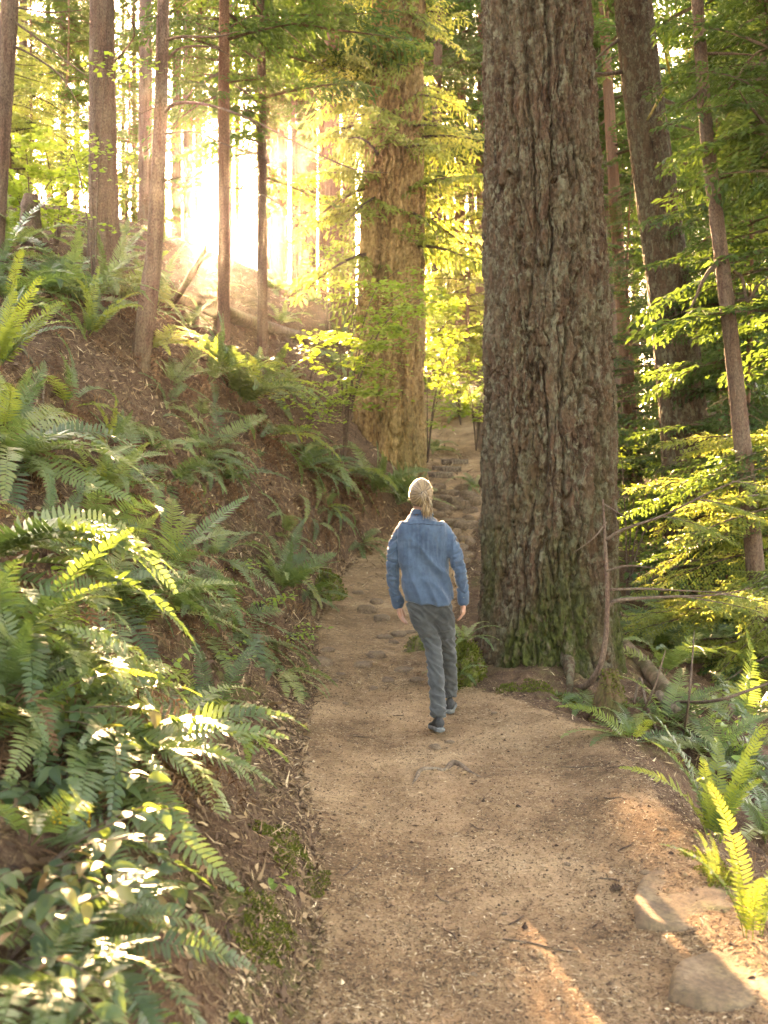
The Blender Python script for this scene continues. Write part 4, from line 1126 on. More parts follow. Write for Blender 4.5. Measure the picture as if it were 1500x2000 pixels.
def hand(wrist, palm_dir, side, curl):
    """Palm, four curled fingers of unequal length and a thumb leaving the side of the palm."""
    d = np.array(palm_dir, float); d /= np.linalg.norm(d)
    ac = np.array([0.25, 1.0, 0.0]); ac -= d * ac.dot(d); ac /= np.linalg.norm(ac)      # across the palm
    nn = np.cross(d, ac) * side                                                           # towards the palm side
    out = [chain([wrist - d * .02, wrist + d * .03, wrist + d * .08], [.023, .030, .029], 12, sq=(.62, 1.15))]
    kn = wrist + d * .082
    for q, (off, ln) in enumerate(((.030, .070), (.010, .080), (-.010, .074), (-.029, .058))):
        b = kn + ac * off
        p = [b - d * .02]; dirv = d.copy()
        p.append(b)
        for m_ in range(3):
            ang = curl * (0.5 + .35 * m_)
            dirv = d * math.cos(ang) + nn * math.sin(ang)
            p.append(p[-1] + dirv * ln * (.42, .32, .26)[m_])
        out.append(chain(p, [.0095, .0098, .0090, .0080, .0068], 8))
    tb = wrist + d * .025 + ac * .026
    out.append(chain([tb, tb + d * .028 + ac * .020 + nn * .008, tb + d * .055 + ac * .024 + nn * .018, tb + d * .075 + ac * .022 + nn * .024], [.013, .0115, .0100, .0080], 8))
    return out
wl_, wr_ = armpts(ARM_L)[-1], armpts(ARM_R)[-1]
for q in hand(wl_, (.22, .05, -1), 1, .55) + hand(wr_, (-.02, .10, -1), -1, .75):
    mb.add(*q)
LEG_L = [(818, 1180, 0), (828, 1215, .02), (844, 1254, .03), (851, 1315, -.10), (856, 1392, -.26)]
LEG_R = [(858, 1180, 0), (866, 1215, .06), (872, 1250, .16), (877, 1300, .28), (879, 1352, .38)]
for a in (LEG_L, LEG_R):
    mb.add(*chain(armpts(a), [.060, .054, .038, .034, .030]))
body = remesh(mb.mesh('body', [M['skin']]), .0055, 2, 'body')
body.materials.clear(); body.materials.append(M['skin'])
put('body', body, per)
for sx in (-1, 1):
    mb = MB(); mb.add(*ball(hc + [sx * .032, .084, .006], (.012, .010, .010), 10, 8)); put('eye', mb.mesh('eye', [plain('eye_white', (.7, .68, .65), .2, .5, 5, .02)]), per)

# shirt
TOR = [(824, 1001, 17, 16), (824, 1007, 24, 20), (824, 1013, 33, 23), (824, 1022, 44, 27), (824, 1037, 51, 31), (825, 1062, 50, 33), (828, 1100, 46, 32), (833, 1140, 46, 34), (837, 1160, 48, 38), (838, 1178, 48, 39)]
tor = spline(np.array(TOR, float), 40)
sc_ = PYD / FPX
ph = np.arange(48) / 48 * 2 * math.pi
R = []
for q, (u, v, rx, ry) in enumerate(tor):
    f = q / 39
    c = pb(u, v) + [0, .02 - .03 * math.sin(f * 3.1), 0]
    cu, su = np.cos(ph), np.sin(ph)
    e = .85
    ring = np.column_stack([c[0] + np.sign(cu) * np.abs(cu) ** e * rx * sc_, c[1] + np.sign(su) * np.abs(su) ** e * ry * sc_, np.full(48, c[2])])
    hem = max(0, (f - .8) / .2)
    ring[:, 2] += hem * (.030 * np.abs(cu) ** 2 - .006 + .008 * np.sin(3 * ph + 1))
    ring[:, :2] = c[:2] + (ring[:, :2] - c[:2]) * (1 + (.035 * hem * np.sin(5 * ph + .7))[:, None])
    if f < .3:                                          # shoulders slope down to the sides
        ring[:, 2] -= .03 * np.abs(cu) ** 2 * smooth(0.05, .25, f)
    R.append(ring)
mb = MB(); mb.add(*rings(np.array(R)))
for a, rr_ in ((ARM_L, [.056, .053, .047, .044, .038]), (ARM_R, [.056, .053, .047, .043, .037])):
    mb.add(*chain(armpts(a)[:4] + [armpts(a)[4] + np.array([0, 0, .012])], rr_, 18, 30))
shirt = remesh(mb.mesh('shirt', [M['denim']]), .0075, 4, 'shirt')
v, n_ = co(shirt), nor(shirt)
g = v + np.array([0, 0, 0])
arm = np.abs(v[:, 0] - pb(830, 1060)[0]) > .19
zrel = (v[:, 2] - pb(0, 1174)[2]) / (pb(0, 1010)[2] - pb(0, 1174)[2])
diag = g @ np.array([1.0, .3, .55])
w1 = perlin(np.column_stack([diag * 9, g[:, 2] * 4, g[:, 1] * 5]) + 3)
w2 = perlin(np.column_stack([g[:, 0] * 34, g[:, 2] * 5 + 2 * w1, g[:, 1] * 9]) + 9)
w3 = perlin(np.column_stack([g[:, 0] * 12, g[:, 2] * 42 + 3 * w1, g[:, 1] * 12]) + 19)
back = smooth(.02, -.05, v[:, 1])
gather = smooth(.86, .78, zrel) * smooth(.35, .75, zrel) * np.exp(-((v[:, 0] - pb(830, 0)[0]) / .09) ** 2) * np.sin((v[:, 0] - pb(830, 0)[0]) * 190)
disp = np.where(arm, .011 * (1 - np.abs(w3) * 2.6) + .005 * w1, .019 * (1 - np.abs(w1) * 2.4) + .004 * (1 - np.abs(w2) * 2.2) * smooth(.1, .5, zrel) + .003 * w3) + back * .0035 * gather
set_co(shirt, v + n_ * (disp - .006)[:, None])
shirt.materials.clear(); shirt.materials.append(M['denim'])
sh = put('shirt', shirt, per)
# collar, yoke seam, cuffs, hem band
def band(name, pts, rad_, mat, parent, n=8, seg=40):
    V, Q, T = tube(pts, rad_, n, seg); b = MB(); b.add(V, Q, T); return put(name, b.mesh(name, [mat]), parent)
cc_ = pb(824, 1001) + [0, .012, 0]
R = []
for q, (dz, k1) in enumerate(((-.022, 1.12), (.006, 1.02), (.020, .98), (.023, 1.03), (.012, 1.14), (-.020, 1.30))):
    R.append(np.column_stack([cc_[0] + np.cos(ph) * .066 * k1, cc_[1] + np.sin(ph) * .064 * k1, cc_[2] + dz + .012 * -np.sin(ph)]))
V, Q, T = rings(np.array(R), False); b = MB(); b.add(V, Q); put('collar', b.mesh('collar', [M['denim']]), sh)
ys = [pb(u, v) + [0, -dy, 0] for u, v, dy in ((787, 1026, .06), (797, 1025, .088), (812, 1024, .106), (826, 1024, .110), (842, 1024, .107), (854, 1025, .090), (864, 1026, .06))]
bpy.context.view_layer.update()
from mathutils.bvhtree import BVHTree
bv = BVHTree.FromPolygons([tuple(q) for q in co(shirt)], [tuple(p.vertices) for p in shirt.polygons])
def snap(p, off=.001):
    q, n__, _, _ = bv.find_nearest(Vector(p)); return np.array(q + n__ * off)
ys = spline(np.array(ys), 40)
band('yoke_seam', [snap(p) for p in ys], [.0028] * 40, M['denim_dark'], sh, 6, 60)
for a in (ARM_L, ARM_R):
    p4 = armpts(a); d = (p4[4] - p4[3]); d /= np.linalg.norm(d)
    b = MB(); V, Q, T = chain([p4[4] - d * .055, p4[4] - d * .03, p4[4] + d * .004], [.0415, .0425, .0415], 20, 10)
    b.add(V, Q, T); put('cuff', b.mesh('cuff', [M['denim']]), sh)
    q_ = p4[4] - d * .03 + np.array([.0, -.042, 0])
    b = MB(); b.add(*ball(q_, (.005, .003, .005), 8, 6)); put('button', b.mesh('button', [M['sole']]), sh)

# trousers
mb = MB()
mb.add(*chain([pb(838, 1150), pb(838, 1172), pb(837, 1190)], [.100, .108, .100], 20, 10, sq=(1.2, .92)))
mb.add(*chain(armpts(LEG_L), [.090, .081, .063, .056, .052], 20, 40))
mb.add(*chain(armpts(LEG_R), [.090, .080, .064, .056, .051], 20, 40))
tr = remesh(mb.mesh('trousers', [M['trouser']]), .0075, 4, 'trousers')
v, n_ = co(tr), nor(tr)
zk, za = pb(0, 1246)[2], pb(0, 1385)[2]
w1 = perlin(np.column_stack([v[:, 0] * 10, v[:, 1] * 8, v[:, 2] * 22 + v[:, 0] * 14]) + 5)
w2 = perlin(v * np.array([14, 14, 38]) + 15)
low = smooth(za + .16, za, v[:, 2])
disp = .012 * (1 - np.abs(w1) * 2.3) + low * .009 * (1 - np.abs(w2) * 2.6) - .006 * np.exp(-((v[:, 2] - zk - .01 - .25 * (v[:, 0] - .0)) / .006) ** 2)
set_co(tr, v + n_ * (disp - .006)[:, None])
tr.materials.clear(); tr.materials.append(M['trouser'])
tro = put('trousers', tr, per)

# shoes
def shoe(ank, toe_dir, pitch):
    """Trail shoe along toe_dir; heel raised by pitch radians about the toe."""
    t = put('shoe', None, per)
    L = .275
    def xf(Vv):
        Vv = np.asarray(Vv, float)
        f = math.atan2(toe_dir[0], toe_dir[1])
        cp, sp = math.cos(-pitch), math.sin(-pitch)
        y = Vv[:, 1] - .17; z = Vv[:, 2]
        y2 = y * cp - z * sp + .17; z2 = y * sp + z * cp
        x = Vv[:, 0]
        return np.column_stack([x * math.cos(f) + y2 * math.sin(f), -x * math.sin(f) + y2 * math.cos(f), z2]) + ank
    ys = np.linspace(-.085, L - .085, 22)
    wd = np.interp(ys, [-.085, -.06, 0, .06, .12, .165, .19], [.022, .034, .034, .038, .047, .040, .014])
    ht = np.interp(ys, [-.085, -.06, -.02, .03, .08, .14, .19], [.085, .105, .112, .090, .064, .050, .028])
    a = np.arange(20) / 20 * 2 * math.pi
    R = np.array([np.column_stack([np.cos(a) * w * (1 - .18 * (np.sin(a) > 0) * np.sin(a)), np.full(20, y), .022 + (np.sin(a) * .5 + .5) * (h - .022)]) for y, w, h in zip(ys, wd, ht)])
    V, Q, T = rings(R); b = MB(); b.add(xf(V), Q, T); put('upper', b.mesh('upper', [M['shoe']]), t)
    R = np.array([np.column_stack([np.cos(a) * w * 1.08, np.full(20, y + .003 * (1 if y > 0 else -1)), .018 + np.sign(np.sin(a)) * np.abs(np.sin(a)) ** .4 * .017 + .006 * max(0, (y - .12) / .07)]) for y, w in zip(ys, wd)])
    V, Q, T = rings(R); b = MB(); b.add(xf(V), Q, T); put('sole', b.mesh('sole', [M['sole']]), t)
    return t
aL, aR = armpts(LEG_L)[-1], armpts(LEG_R)[-1]
gl = gz1(aL[0] + po[0], aL[1] + po[1]) - po[2]; gr = gz1(aR[0] + po[0], aR[1] + po[1]) - po[2]
shoe(np.array([aL[0] + .0, aL[1] + .0, gl + .012]), (-.12, 1), .13)
shoe(np.array([aR[0], aR[1], gr + .004]), (.10, 1), .0)

# hair: combed back from the hairline to a tie, then a ponytail
hr = np.random.default_rng(8)
er = np.array([.083, .099, .114])
tie = np.array([.14, -.97, .10]); tie /= np.linalg.norm(tie)
hcen = hc + np.array([0, -.004, .008])
up_ = np.array([0, 0, 1.]) - tie * tie[2]; up_ /= np.linalg.norm(up_); rt_ = np.cross(tie, up_)
mb = MB(); rnd = []
sc_cap = ball(hcen + np.array([0, -.006, .004]), er * .97, 26, 20)
# scalp cap under the strands, open towards the face
Vc = sc_cap[0]
keep = lambda c: (c - hcen) @ np.array([0, -1.0, .35]) > -.045 and (c - hcen)[2] > -.072
Qc = np.array([q for q in sc_cap[1] if keep(Vc[q].mean(0))])
mb.add(Vc, Qc); rnd += [.12] * len(Qc)
for k in range(620):
    psi = hr.uniform(0, 2 * math.pi)
    updown = math.cos(psi)
    full = rad(np.interp(updown, [-1, -.5, 0, 1], [52, 70, 98, 128]))
    a0 = full * hr.uniform(.75, 1.0) if k % 3 else full
    side = up_ * math.cos(psi) + rt_ * math.sin(psi)
    aa = np.linspace(a0, .05, 9)
    lift = 1.0 + hr.uniform(-.01, .05) + (hr.uniform(.02, .07) if k % 17 == 0 else 0) + .008 * np.sin(np.linspace(0, 3.1, 9))
    d = np.outer(np.cos(aa), tie) + np.outer(np.sin(aa), side)
    sag = np.array([0, 0, -.01]) * np.sin(np.linspace(0, math.pi, 9))[:, None] * abs(math.sin(psi))
    c = hcen + d * er * lift[:, None] + sag
    V, Q, T = tube(c, np.full(9, .0026) * np.linspace(.7, 1, 9), 3, None, False)
    mb.add(V, Q); rnd += [hr.uniform(0, 1)] * len(Q)
put('hair', mb.mesh('hair', [M['hair']], True, {'rnd': ('FACE', rnd)}), per)
tp = hcen + tie * er * 1.04
mb = MB(); rnd = []
for k in range(150):
    o_ = hr.normal(0, .007, 3); e_ = hr.normal(0, .016, 3)
    ln = hr.uniform(.10, .168)
    c = np.array([tp + o_ * .5, tp + np.array([.008, -.026, -.006]) + o_, tp + np.array([.016, -.032, -.045]) + o_ * 1.6, tp + np.array([.022, -.022, -.10]) + e_, tp + np.array([.022, -.012, -ln]) + e_ * 1.1])
    V, Q, T = tube(c, [.003, .003, .003, .0026, .0008], 3, 9, False)
    mb.add(V, Q); rnd += [hr.uniform(.1, 1)] * len(Q)
pt_ = put('ponytail', mb.mesh('ponytail', [M['hair']], True, {'rnd': ('FACE', rnd)}), per)
a = np.arange(17) / 16 * 2 * math.pi
band('hair_tie', [tp + rt_ * .013 * math.cos(q) + up_ * .013 * math.sin(q) + tie * .006 for q in a], [.0035] * 17, M['shoe'], pt_, 6, 24)

# ------------------------------------------------------------------ sunlit boughs, maples, moss
def bough_mesh(name, L, nt, ll, lw, seed, droop, mat, tw=.36):
    q, st = spray(L, nt, ll, lw, seed, droop, tw)
    r = np.random.default_rng(seed + 1)
    Vq, Qq = quad_mesh(q)
    mb = MB(); mb.add(Vq, Qq, None, 0)
    V, Q, T = tube(st, np.linspace(.010, .002, 7), 4, None, False); mb.add(V, Q, None, 1)
    return mb.mesh(name, [mat, M['twig']], False, {'rnd': ('FACE', np.concatenate([np.clip(r.normal(.5, .25, len(Qq)), 0, 1), np.zeros(len(Q))]))})
BOUGH = [bough_mesh('bough', 1.0, 46, .036, .012, 300 + k, .10 + .06 * k, M['needle_sunlit']) for k in range(4)]
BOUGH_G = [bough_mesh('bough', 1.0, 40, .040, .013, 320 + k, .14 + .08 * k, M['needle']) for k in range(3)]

hx = (1600 - 750) / FPX * 11.2
hz = gz1(hx, 11.2)
hem = thing('hemlock_tree', 'hemlock at the right picture edge with golden backlit boughs spread towards the massive trunk', 'tree', (hx, 11.2, hz))
put('trunk', trunk_mesh('trunk', np.array([[0, 0, -.2, .11], [.03, 0, 3, .09], [0, .05, 7, .06], [0, 0, 11, .02]]), 26, 120, M['trunk_red'], amp=.006, f=18, seed=20), hem)
put('crown', CROWN_UNDER[1], hem, loc=(0, 0, 3.4), scale=(1.1, 1.1, 1.0))
rb = random.Random(4)
for k in range(40):
    zt = rb.uniform(.25, 3.0)
    a = 180 + rb.uniform(-62, 42)
    L = rb.uniform(1.5, 2.35)
    put('bough', rb.choice(BOUGH if k % 4 else BOUGH_G), hem, loc=(0, 0, zt), rot=(rb.gauss(0, .25), rad(rb.uniform(-12, 10)), rad(a)), scale=(L, L * rb.uniform(.8, 1.1), L))
# the small hemlock behind the massive trunk that shows left of it
# bowed sapling in front of the massive trunk
sp = P(1150, 1338, 7.75)
sap = thing('sapling', 'thin bowed sapling growing up against the massive trunk, bare limbs reaching right', 'tree', tuple(sp))
def sapl(way, radii, name='branch', seg=16):
    V, Q, T = tube(np.array([P(*q) for q in way]) - sp, radii, 7, seg); b = MB(); b.add(V, Q, T); return put(name, b.mesh(name, [M['trunk'] if name == 'trunk' else M['twig']]), sap)
sapl([(1130, 1345, 7.9), (1150, 1335, 7.7), (1172, 1300, 7.6), (1184, 1240, 7.58), (1186, 1150, 7.6), (1182, 1060, 7.65), (1178, 975, 7.7)], [.026, .026, .023, .020, .017, .013, .007], 'trunk', 40)
sapl([(1186, 1185, 7.6), (1210, 1172, 7.6), (1300, 1166, 7.7), (1400, 1162, 7.8), (1470, 1148, 7.9)], [.018, .016, .012, .008, .003])
sapl([(1186, 1152, 7.6), (1260, 1150, 7.7), (1340, 1154, 7.9), (1440, 1158, 8.1)], [.012, .010, .007, .003])
sapl([(1184, 1055, 7.65), (1215, 1035, 7.6), (1300, 1005, 7.6), (1400, 955, 7.6), (1480, 925, 7.6)], [.014, .012, .010, .007, .003])
sapl([(1184, 1115, 7.6), (1230, 1105, 7.6), (1290, 1112, 7.7)], [.009, .007, .002])
sapl([(1180, 985, 7.7), (1205, 1000, 7.6), (1240, 1020, 7.5)], [.008, .006, .002])
sapl([(1184, 1020, 7.7), (1160, 1050, 7.5), (1120, 1080, 7.4)], [.007, .005, .002])
for k, (u, v, Yq, L, a) in enumerate([(1330, 1165, 7.75, .75, -10), (1400, 1160, 7.8, .8, 8), (1360, 975, 7.6, .8, 10), (1290, 1008, 7.6, .6, -15), (1380, 1156, 8.0, .7, 20), (1430, 940, 7.6, .7, 0)]):
    p = P(u, v, Yq) - sp
    put('bough', BOUGH[k % 4], sap, loc=tuple(p), rot=(.2, rad(6), rad(a)), scale=(L, L, L))

# sprays coloured as if sunlit on the golden fir and darker ones on the leaning fir
put('crown', CROWN_SUNLIT[0], gold, loc=(0, 0, 3.2), rot=(0, 0, 1.0), scale=(1.3, 1.3, 2.0))
put('crown', CROWN_SUNLIT[1], gold, loc=(0, 0, 4.2), rot=(0, 0, 2.4), scale=(1.1, 1.1, 1.6))
give_crown(lt4, 0, -.6, .75, .5)
give_crown(lt5, 2, -4, .9, 2.0)
give_crown(lt2, 1, 0.5, .8, 1.0)
give_crown(lt6, 0, 2, 1.0, 3.0)
give_crown(lean, 1, 2.0, 1.0, 1.5)
give_crown(slim, 2, 1.0, .6, 1.5)
give_crown(big, 3, 3.0, 1.1, .5)
give_crown(edge, 3, -2, .7, 2.5)

def maple(pos, label, H, seed, nst=4, nl=26, az=None, spread=360, leaf=.075, group=None, mat='maple'):
    """Slender arching stems with flat tiers of small leaves."""
    r = np.random.default_rng(seed)
    t = thing('vine_maple', label, 'shrub', (pos[0], pos[1], pos[2] - .03), group=group)
    Ls, Rn = [], []
    for i_ in range(nst):
        a = rad((az if az is not None else 0) + r.uniform(-.5, .5) * spread)
        h = H * r.uniform(.6, 1.05); ou = H * r.uniform(.25, .6)
        c = spline(np.array([[0, 0, 0], [math.cos(a) * ou * .15, math.sin(a) * ou * .15, h * .45], [math.cos(a) * ou * .5, math.sin(a) * ou * .5, h * .85], [math.cos(a) * ou, math.sin(a) * ou, h]]), 20)
        V, Q, T = tube(c, np.linspace(.016, .003, 20), 5, None, False); b = MB(); b.add(V, Q); put('stem', b.mesh('stem', [M['twig']]), t)
        for q in range(9):
            f = r.uniform(.25, 1); p0 = np.array([np.interp(f * 19, np.arange(20), c[:, z]) for z in range(3)])
            ta = a + r.uniform(-1.6, 1.6); tl = H * r.uniform(.12, .3)
            n = nl
            s = r.uniform(.15, 1, n)
            pts = p0 + np.outer(s * tl, [math.cos(ta), math.sin(ta), -.12]) + r.normal(0, 1, (n, 3)) * np.array([.09, .09, .025]) * tl * 2
            la = r.uniform(0, 2 * math.pi, n); sz = leaf * r.uniform(.6, 1.2, n)
            d = np.column_stack([np.cos(la), np.sin(la), r.normal(-.15, .25, n)]) * sz[:, None]
            w = np.column_stack([-np.sin(la), np.cos(la), r.normal(0, .25, n)]) * sz[:, None] * .5
            Ls.append(np.stack([pts, pts + d * .45 - w, pts + d, pts + d * .45 + w], 1)); Rn.append(np.clip(r.uniform(.2, .8) + r.normal(0, .15, n), 0, 1))
    Vq, Qq = quad_mesh(np.concatenate(Ls))
    put('crown', arr_mesh('crown', Vq, Qq, None, [M[mat]], False, {'rnd': ('FACE', np.concatenate(Rn))}), t)
    return t
def at(u, Yq):
    x = (u - 750) / FPX * Yq; return Vector((x, Yq, gz1(x, Yq)))
maple(at(672, 16.4), 'vine maple with blazing sunlit leaves in front of the golden fir', 3.2, 1, 9, 40, az=0, spread=220, leaf=.085)
maple(at(600, 15.4), 'vine maple with scattered lit leaf tiers left of the golden fir', 2.0, 2, 4, 13, az=0, spread=200, leaf=.075)
maple(at(835, 22.5), 'vine maple with lime leaves at the right side of the golden fir', 3.6, 3, 5, 26, az=-20, spread=260, leaf=.085)
maple(at(900, 27), 'vine maple above the brown slope behind the timber steps', 3.4, 4, 6, 30, leaf=.10)
maple(at(860, 30), 'vine maple with glowing leaves far up the path', 4.2, 5, 6, 30, leaf=.11)
maple(at(930, 24), 'vine maple half hidden by the left side of the massive trunk', 3.2, 6, 5, 28, leaf=.10)
maple(at(185, 11.6), 'vine maple with strings of pale leaves in front of the thick left trunk', 2.6, 8, 3, 12, leaf=.07)
maple(at(60, 14.5), 'vine maple with bright green leaves beside the dark stump on the left skyline', 1.7, 9, 5, 30, leaf=.08)
maple(at(110, 16.5), 'vine maple with hazy green leaves under the left skyline', 2.2, 10, 5, 30, leaf=.085)
maple(at(640, 25), 'vine maple on the slope behind the golden fir, white in the sun', 4.2, 11, 6, 30, leaf=.10)
maple(at(1430, 17), 'yellow leaved shrub deep in the right wood', 3.0, 12, 5, 26, leaf=.09)
maple(at(1260, 22), 'light leaved shrub behind the leaning fir', 2.6, 13, 5, 26, leaf=.09)
maple(at(1225, 15.5), 'yellow lit sprays just right of the massive trunk', 2.6, 14, 5, 26, az=0, spread=200, leaf=.07)

# ------------------------------------------------------------------ stumps, logs, moss
def tufts(name, pts, nrm, size, seed, mat, parent=None, n_per=1):
    """Short mossy blades on a surface, one object."""
    r = np.random.default_rng(seed)
    n = len(pts)
    d = nrm + r.normal(0, .55, (n, 3)); d /= np.linalg.norm(d, axis=1)[:, None]
    w = np.cross(d, r.normal(0, 1, (n, 3))); w /= np.linalg.norm(w, axis=1)[:, None]
    L = size * r.uniform(.5, 1.3, n)[:, None]
    Qd = np.stack([pts, pts + d * L * .5 - w * L * .28, pts + d * L, pts + d * L * .5 + w * L * .28], 1)
    V, Q = quad_mesh(Qd)
    o = put(name, arr_mesh(name, V, Q, None, [mat], False, {'rnd': ('FACE', r.uniform(0, 1, n))}), parent)
    return kind(o, 'stuff')

def dome(c, r3, seed, nth=40, nph=20, rough=.5):
    th = np.linspace(0, math.pi * .62, nph); ph_ = np.arange(nth) / nth * 2 * math.pi
    D = np.stack([np.column_stack([np.cos(ph_) * math.sin(t), np.sin(ph_) * math.sin(t), np.full(nth, math.cos(t))]) for t in th])
    q = D.reshape(-1, 3)
    k = 1 + rough * perlin(q * 1.7 + seed * 5.1) + rough * .4 * perlin(q * 5 + seed)
    V = (q * k[:, None]) * np.array(r3) + np.array(c)
    return V.reshape(nph, nth, 3), q

def mound(u, v, Yq, r3, label, seed, ntuft, sz):
    p = P(u, v, Yq); g = gz1(p[0], p[1])
    t = thing('moss_mound', label, 'moss', (p[0], p[1], g))
    R, q = dome((0, 0, -.04), r3, seed)
    V, Q, T = rings(R[::-1], False); b = MB(); b.add(V, Q)
    me = b.mesh('core', [M['rock']]); me.attributes.new('moss', 'FLOAT', 'POINT').data.foreach_set('value', np.ones(len(me.vertices), np.float32))
    put('core', me, t)
    r = np.random.default_rng(seed)
    pts = R.reshape(-1, 3); idx = r.integers(0, len(pts), ntuft)
    pp = pts[idx] + r.normal(0, .012, (ntuft, 3))
    tufts('moss_tufts', pp, q[idx], sz, seed, M['moss'], t)
    return t
mound(905, 1325, 8.05, (.15, .20, .33), 'tall moss covered mound between the person and the massive trunk', 3, 6500, .024)
mound(872, 1335, 7.9, (.10, .12, .22), 'small moss clump on the path edge by the right leg of the person', 4, 1800, .03)
mound(820, 1240, 9.6, (.14, .14, .12), 'low mossy stone just ahead of the person', 9, 900, .02)
def moss_patch(u, v, ru, rv, label, n, sz, seed):
    """Low moss growing thinly over the ground around a spot; ru, rv in metres along x and y."""
    c = hit(u, v); r = np.random.default_rng(seed)
    a = r.uniform(0, 2 * math.pi, n); q = np.sqrt(r.uniform(0, 1, n))
    x = c.x + np.cos(a) * q * ru; y = c.y + np.sin(a) * q * rv
    kp = perlin(np.column_stack([x * 9, y * 9, x * 0 + seed])) - .7 * q ** 3 > -.32
    x, y = x[kp], y[kp]; z = gz(x, y); e = .03
    nv = np.column_stack([-(gz(x + e, y) - gz(x - e, y)) / (2 * e), -(gz(x, y + e) - gz(x, y - e)) / (2 * e), np.ones_like(x)]); nv /= np.linalg.norm(nv, axis=1)[:, None]
    o = tufts('moss_patch', np.column_stack([x, y, z]) + nv * (r.uniform(0, .018, len(x)) * smooth(-.2, .4, perlin(np.column_stack([x * 14, y * 14, x * 0]))))[:, None], nv, sz, seed, M['moss'])
    del o['kind']
    return tag(o, label, 'moss')
moss_patch(548, 1650, .14, .30, 'green moss on the rim of the bank at the near path edge', 5200, .010, 5)
moss_patch(500, 1800, .14, .24, 'dark moss on the cut bank near the bottom of the picture', 4600, .010, 6)
moss_patch(620, 1720, .07, .20, 'thin moss film on the soil at the near path edge', 1800, .008, 7)
moss_patch(440, 1400, .25, .35, 'thin green growth on the soil above the path bend', 2600, .014, 8)
moss_patch(1395, 1700, .12, .30, 'bright moss along the outer rim of the flat stones', 3200, .012, 9)
moss_patch(1050, 1345, .45, .14, 'moss at the ground line of the massive trunk', 2600, .016, 10)
mound(640, 1160, 12.4, (.22, .25, .32), 'mossy root lump where the bank meets the path, left of the person', 8, 1500, .04)

# rotten mossy stump at the right foot of the big fir
sx, sy = (1185 - 750) / FPX * 7.35, 7.35
sg = gz1(sx, sy)
stp = thing('mossy_stump', 'rotten reddish stump overgrown with moss at the right foot of the massive trunk', 'stump', (sx, sy, sg))
ax_ = np.array([[0, 0, -.5, .16], [.01, 0, .0, .13], [0.02, .02, .22, .10], [.03, .03, .42, .05]])
sm = trunk_mesh('wood', ax_, 90, 90, M['trunk_red'], amp=.03, f=14, vs=.12, flare=.5, flare_h=.2, seed=44, moss_h=.9, moss_amt=1.0)
put('wood', sm, stp)
v_ = co(sm); n_ = nor(sm); r_ = np.random.default_rng(3)
ix = r_.integers(0, len(v_), 2600); ix = ix[(perlin(v_[ix] * 6) > -.05)]
tufts('moss_tufts', v_[ix], n_[ix], .022, 5, M['moss'], stp)

# moss tufts on the foot of the big fir
v_ = co(big.children[0].data); n_ = nor(big.children[0].data)
hh = v_[:, 2] - .4
pm = smooth(-.02, .25, perlin(v_ * np.array([2.5, 2.5, 1.2]) + 12 + 7.13)) * np.exp(-np.maximum(hh, 0) / .8)
cand = np.nonzero((hh > 0) & (hh < 2.6) & (r_.uniform(0, 1, len(v_)) < pm * .22) & (v_[:, 1] < .25))[0]
tufts('moss_tufts', v_[cand], n_[cand], .022, 6, M['moss'], big)

def log(pts, radii, label, seed=0, name='fallen_log', mat='log', n=14, seg=36, cat='log', mossy=.6, group=None):
    pts = np.array([tuple(p) for p in pts], float); b0 = pts[0].copy()
    V, Q, T = tube(pts - b0, radii, n, seg)
    nr = perlin(V * 9 + seed) * .12 + perlin(V * 30 + seed) * .06
    c = spline(np.column_stack([pts - b0, radii]), seg)
    ring = np.repeat(c[:, :3], n, 0); k = len(ring)
    V[:k] = ring + (V[:k] - ring) * (1 + nr[:k])[:, None]
    me = arr_mesh(name, V, Q, T, [M[mat]], True, {'moss': ('POINT', np.clip(mossy * smooth(-.2, .3, perlin(V * 3 + seed)), 0, 1))})
    o = put(name, me); o.location = b0
    return tag(o, label, cat, group)
def G(u, v, up=0.0):
    p = hit(u, v); return Vector((p.x, p.y, p.z + up))
log([G(340, 585, .1), G(430, 620, .12), G(520, 650, .12), G(640, 680, .1)], [.17, .16, .15, .12], 'long fallen log lying across the slope behind the thin trunks', 1)
log([G(336, 596, .0), P(372, 540, 15.5), P(402, 482, 15.8)], [.06, .055, .045], 'dark dead trunk leaning to the right under the low sun', 2, 'leaning_snag', 'trunk', cat='snag')
log([G(1216, 1268, .06), G(1270, 1330, .08), G(1330, 1400, .05)], [.085, .08, .07], 'mossy fallen log in the hollow right of the massive trunk', 3)
log([G(1285, 1370, .05), G(1330, 1410, .05), G(1370, 1450, .02)], [.04, .038, .03], 'pale fallen branch wood below the mossy log', 4)
log([G(1238, 1380, .02), G(1250, 1365, .16), G(1262, 1400, .10), G(1290, 1450, .01)], [.012, .012, .012, .010], 'bent bare stick arching out of the hollow at the right', 5, 'fallen_stick', 'twig', cat='stick', n=6)
log([G(1330, 1400, .1), P(1400, 1368, 6.6), P(1500, 1335, 6.6)], [.012, .012, .008], 'long dark stick slanting up to the right picture edge', 6, 'fallen_stick', 'twig', cat='stick', n=6)
log([G(1240, 1420, .02), P(1275, 1350, 7.2), P(1300, 1270, 7.3)], [.010, .009, .005], 'thin bare stem standing beside the mossy stump', 7, 'bare_stem', 'twig', cat='stick', n=6)
log([G(1335, 1440, .0), P(1345, 1370, 7.0), P(1352, 1290, 7.1), P(1356, 1230, 7.2)], [.010, .009, .007, .003], 'slender bare stem in the right hollow', 8, 'bare_stem', 'twig', cat='stick', n=6)
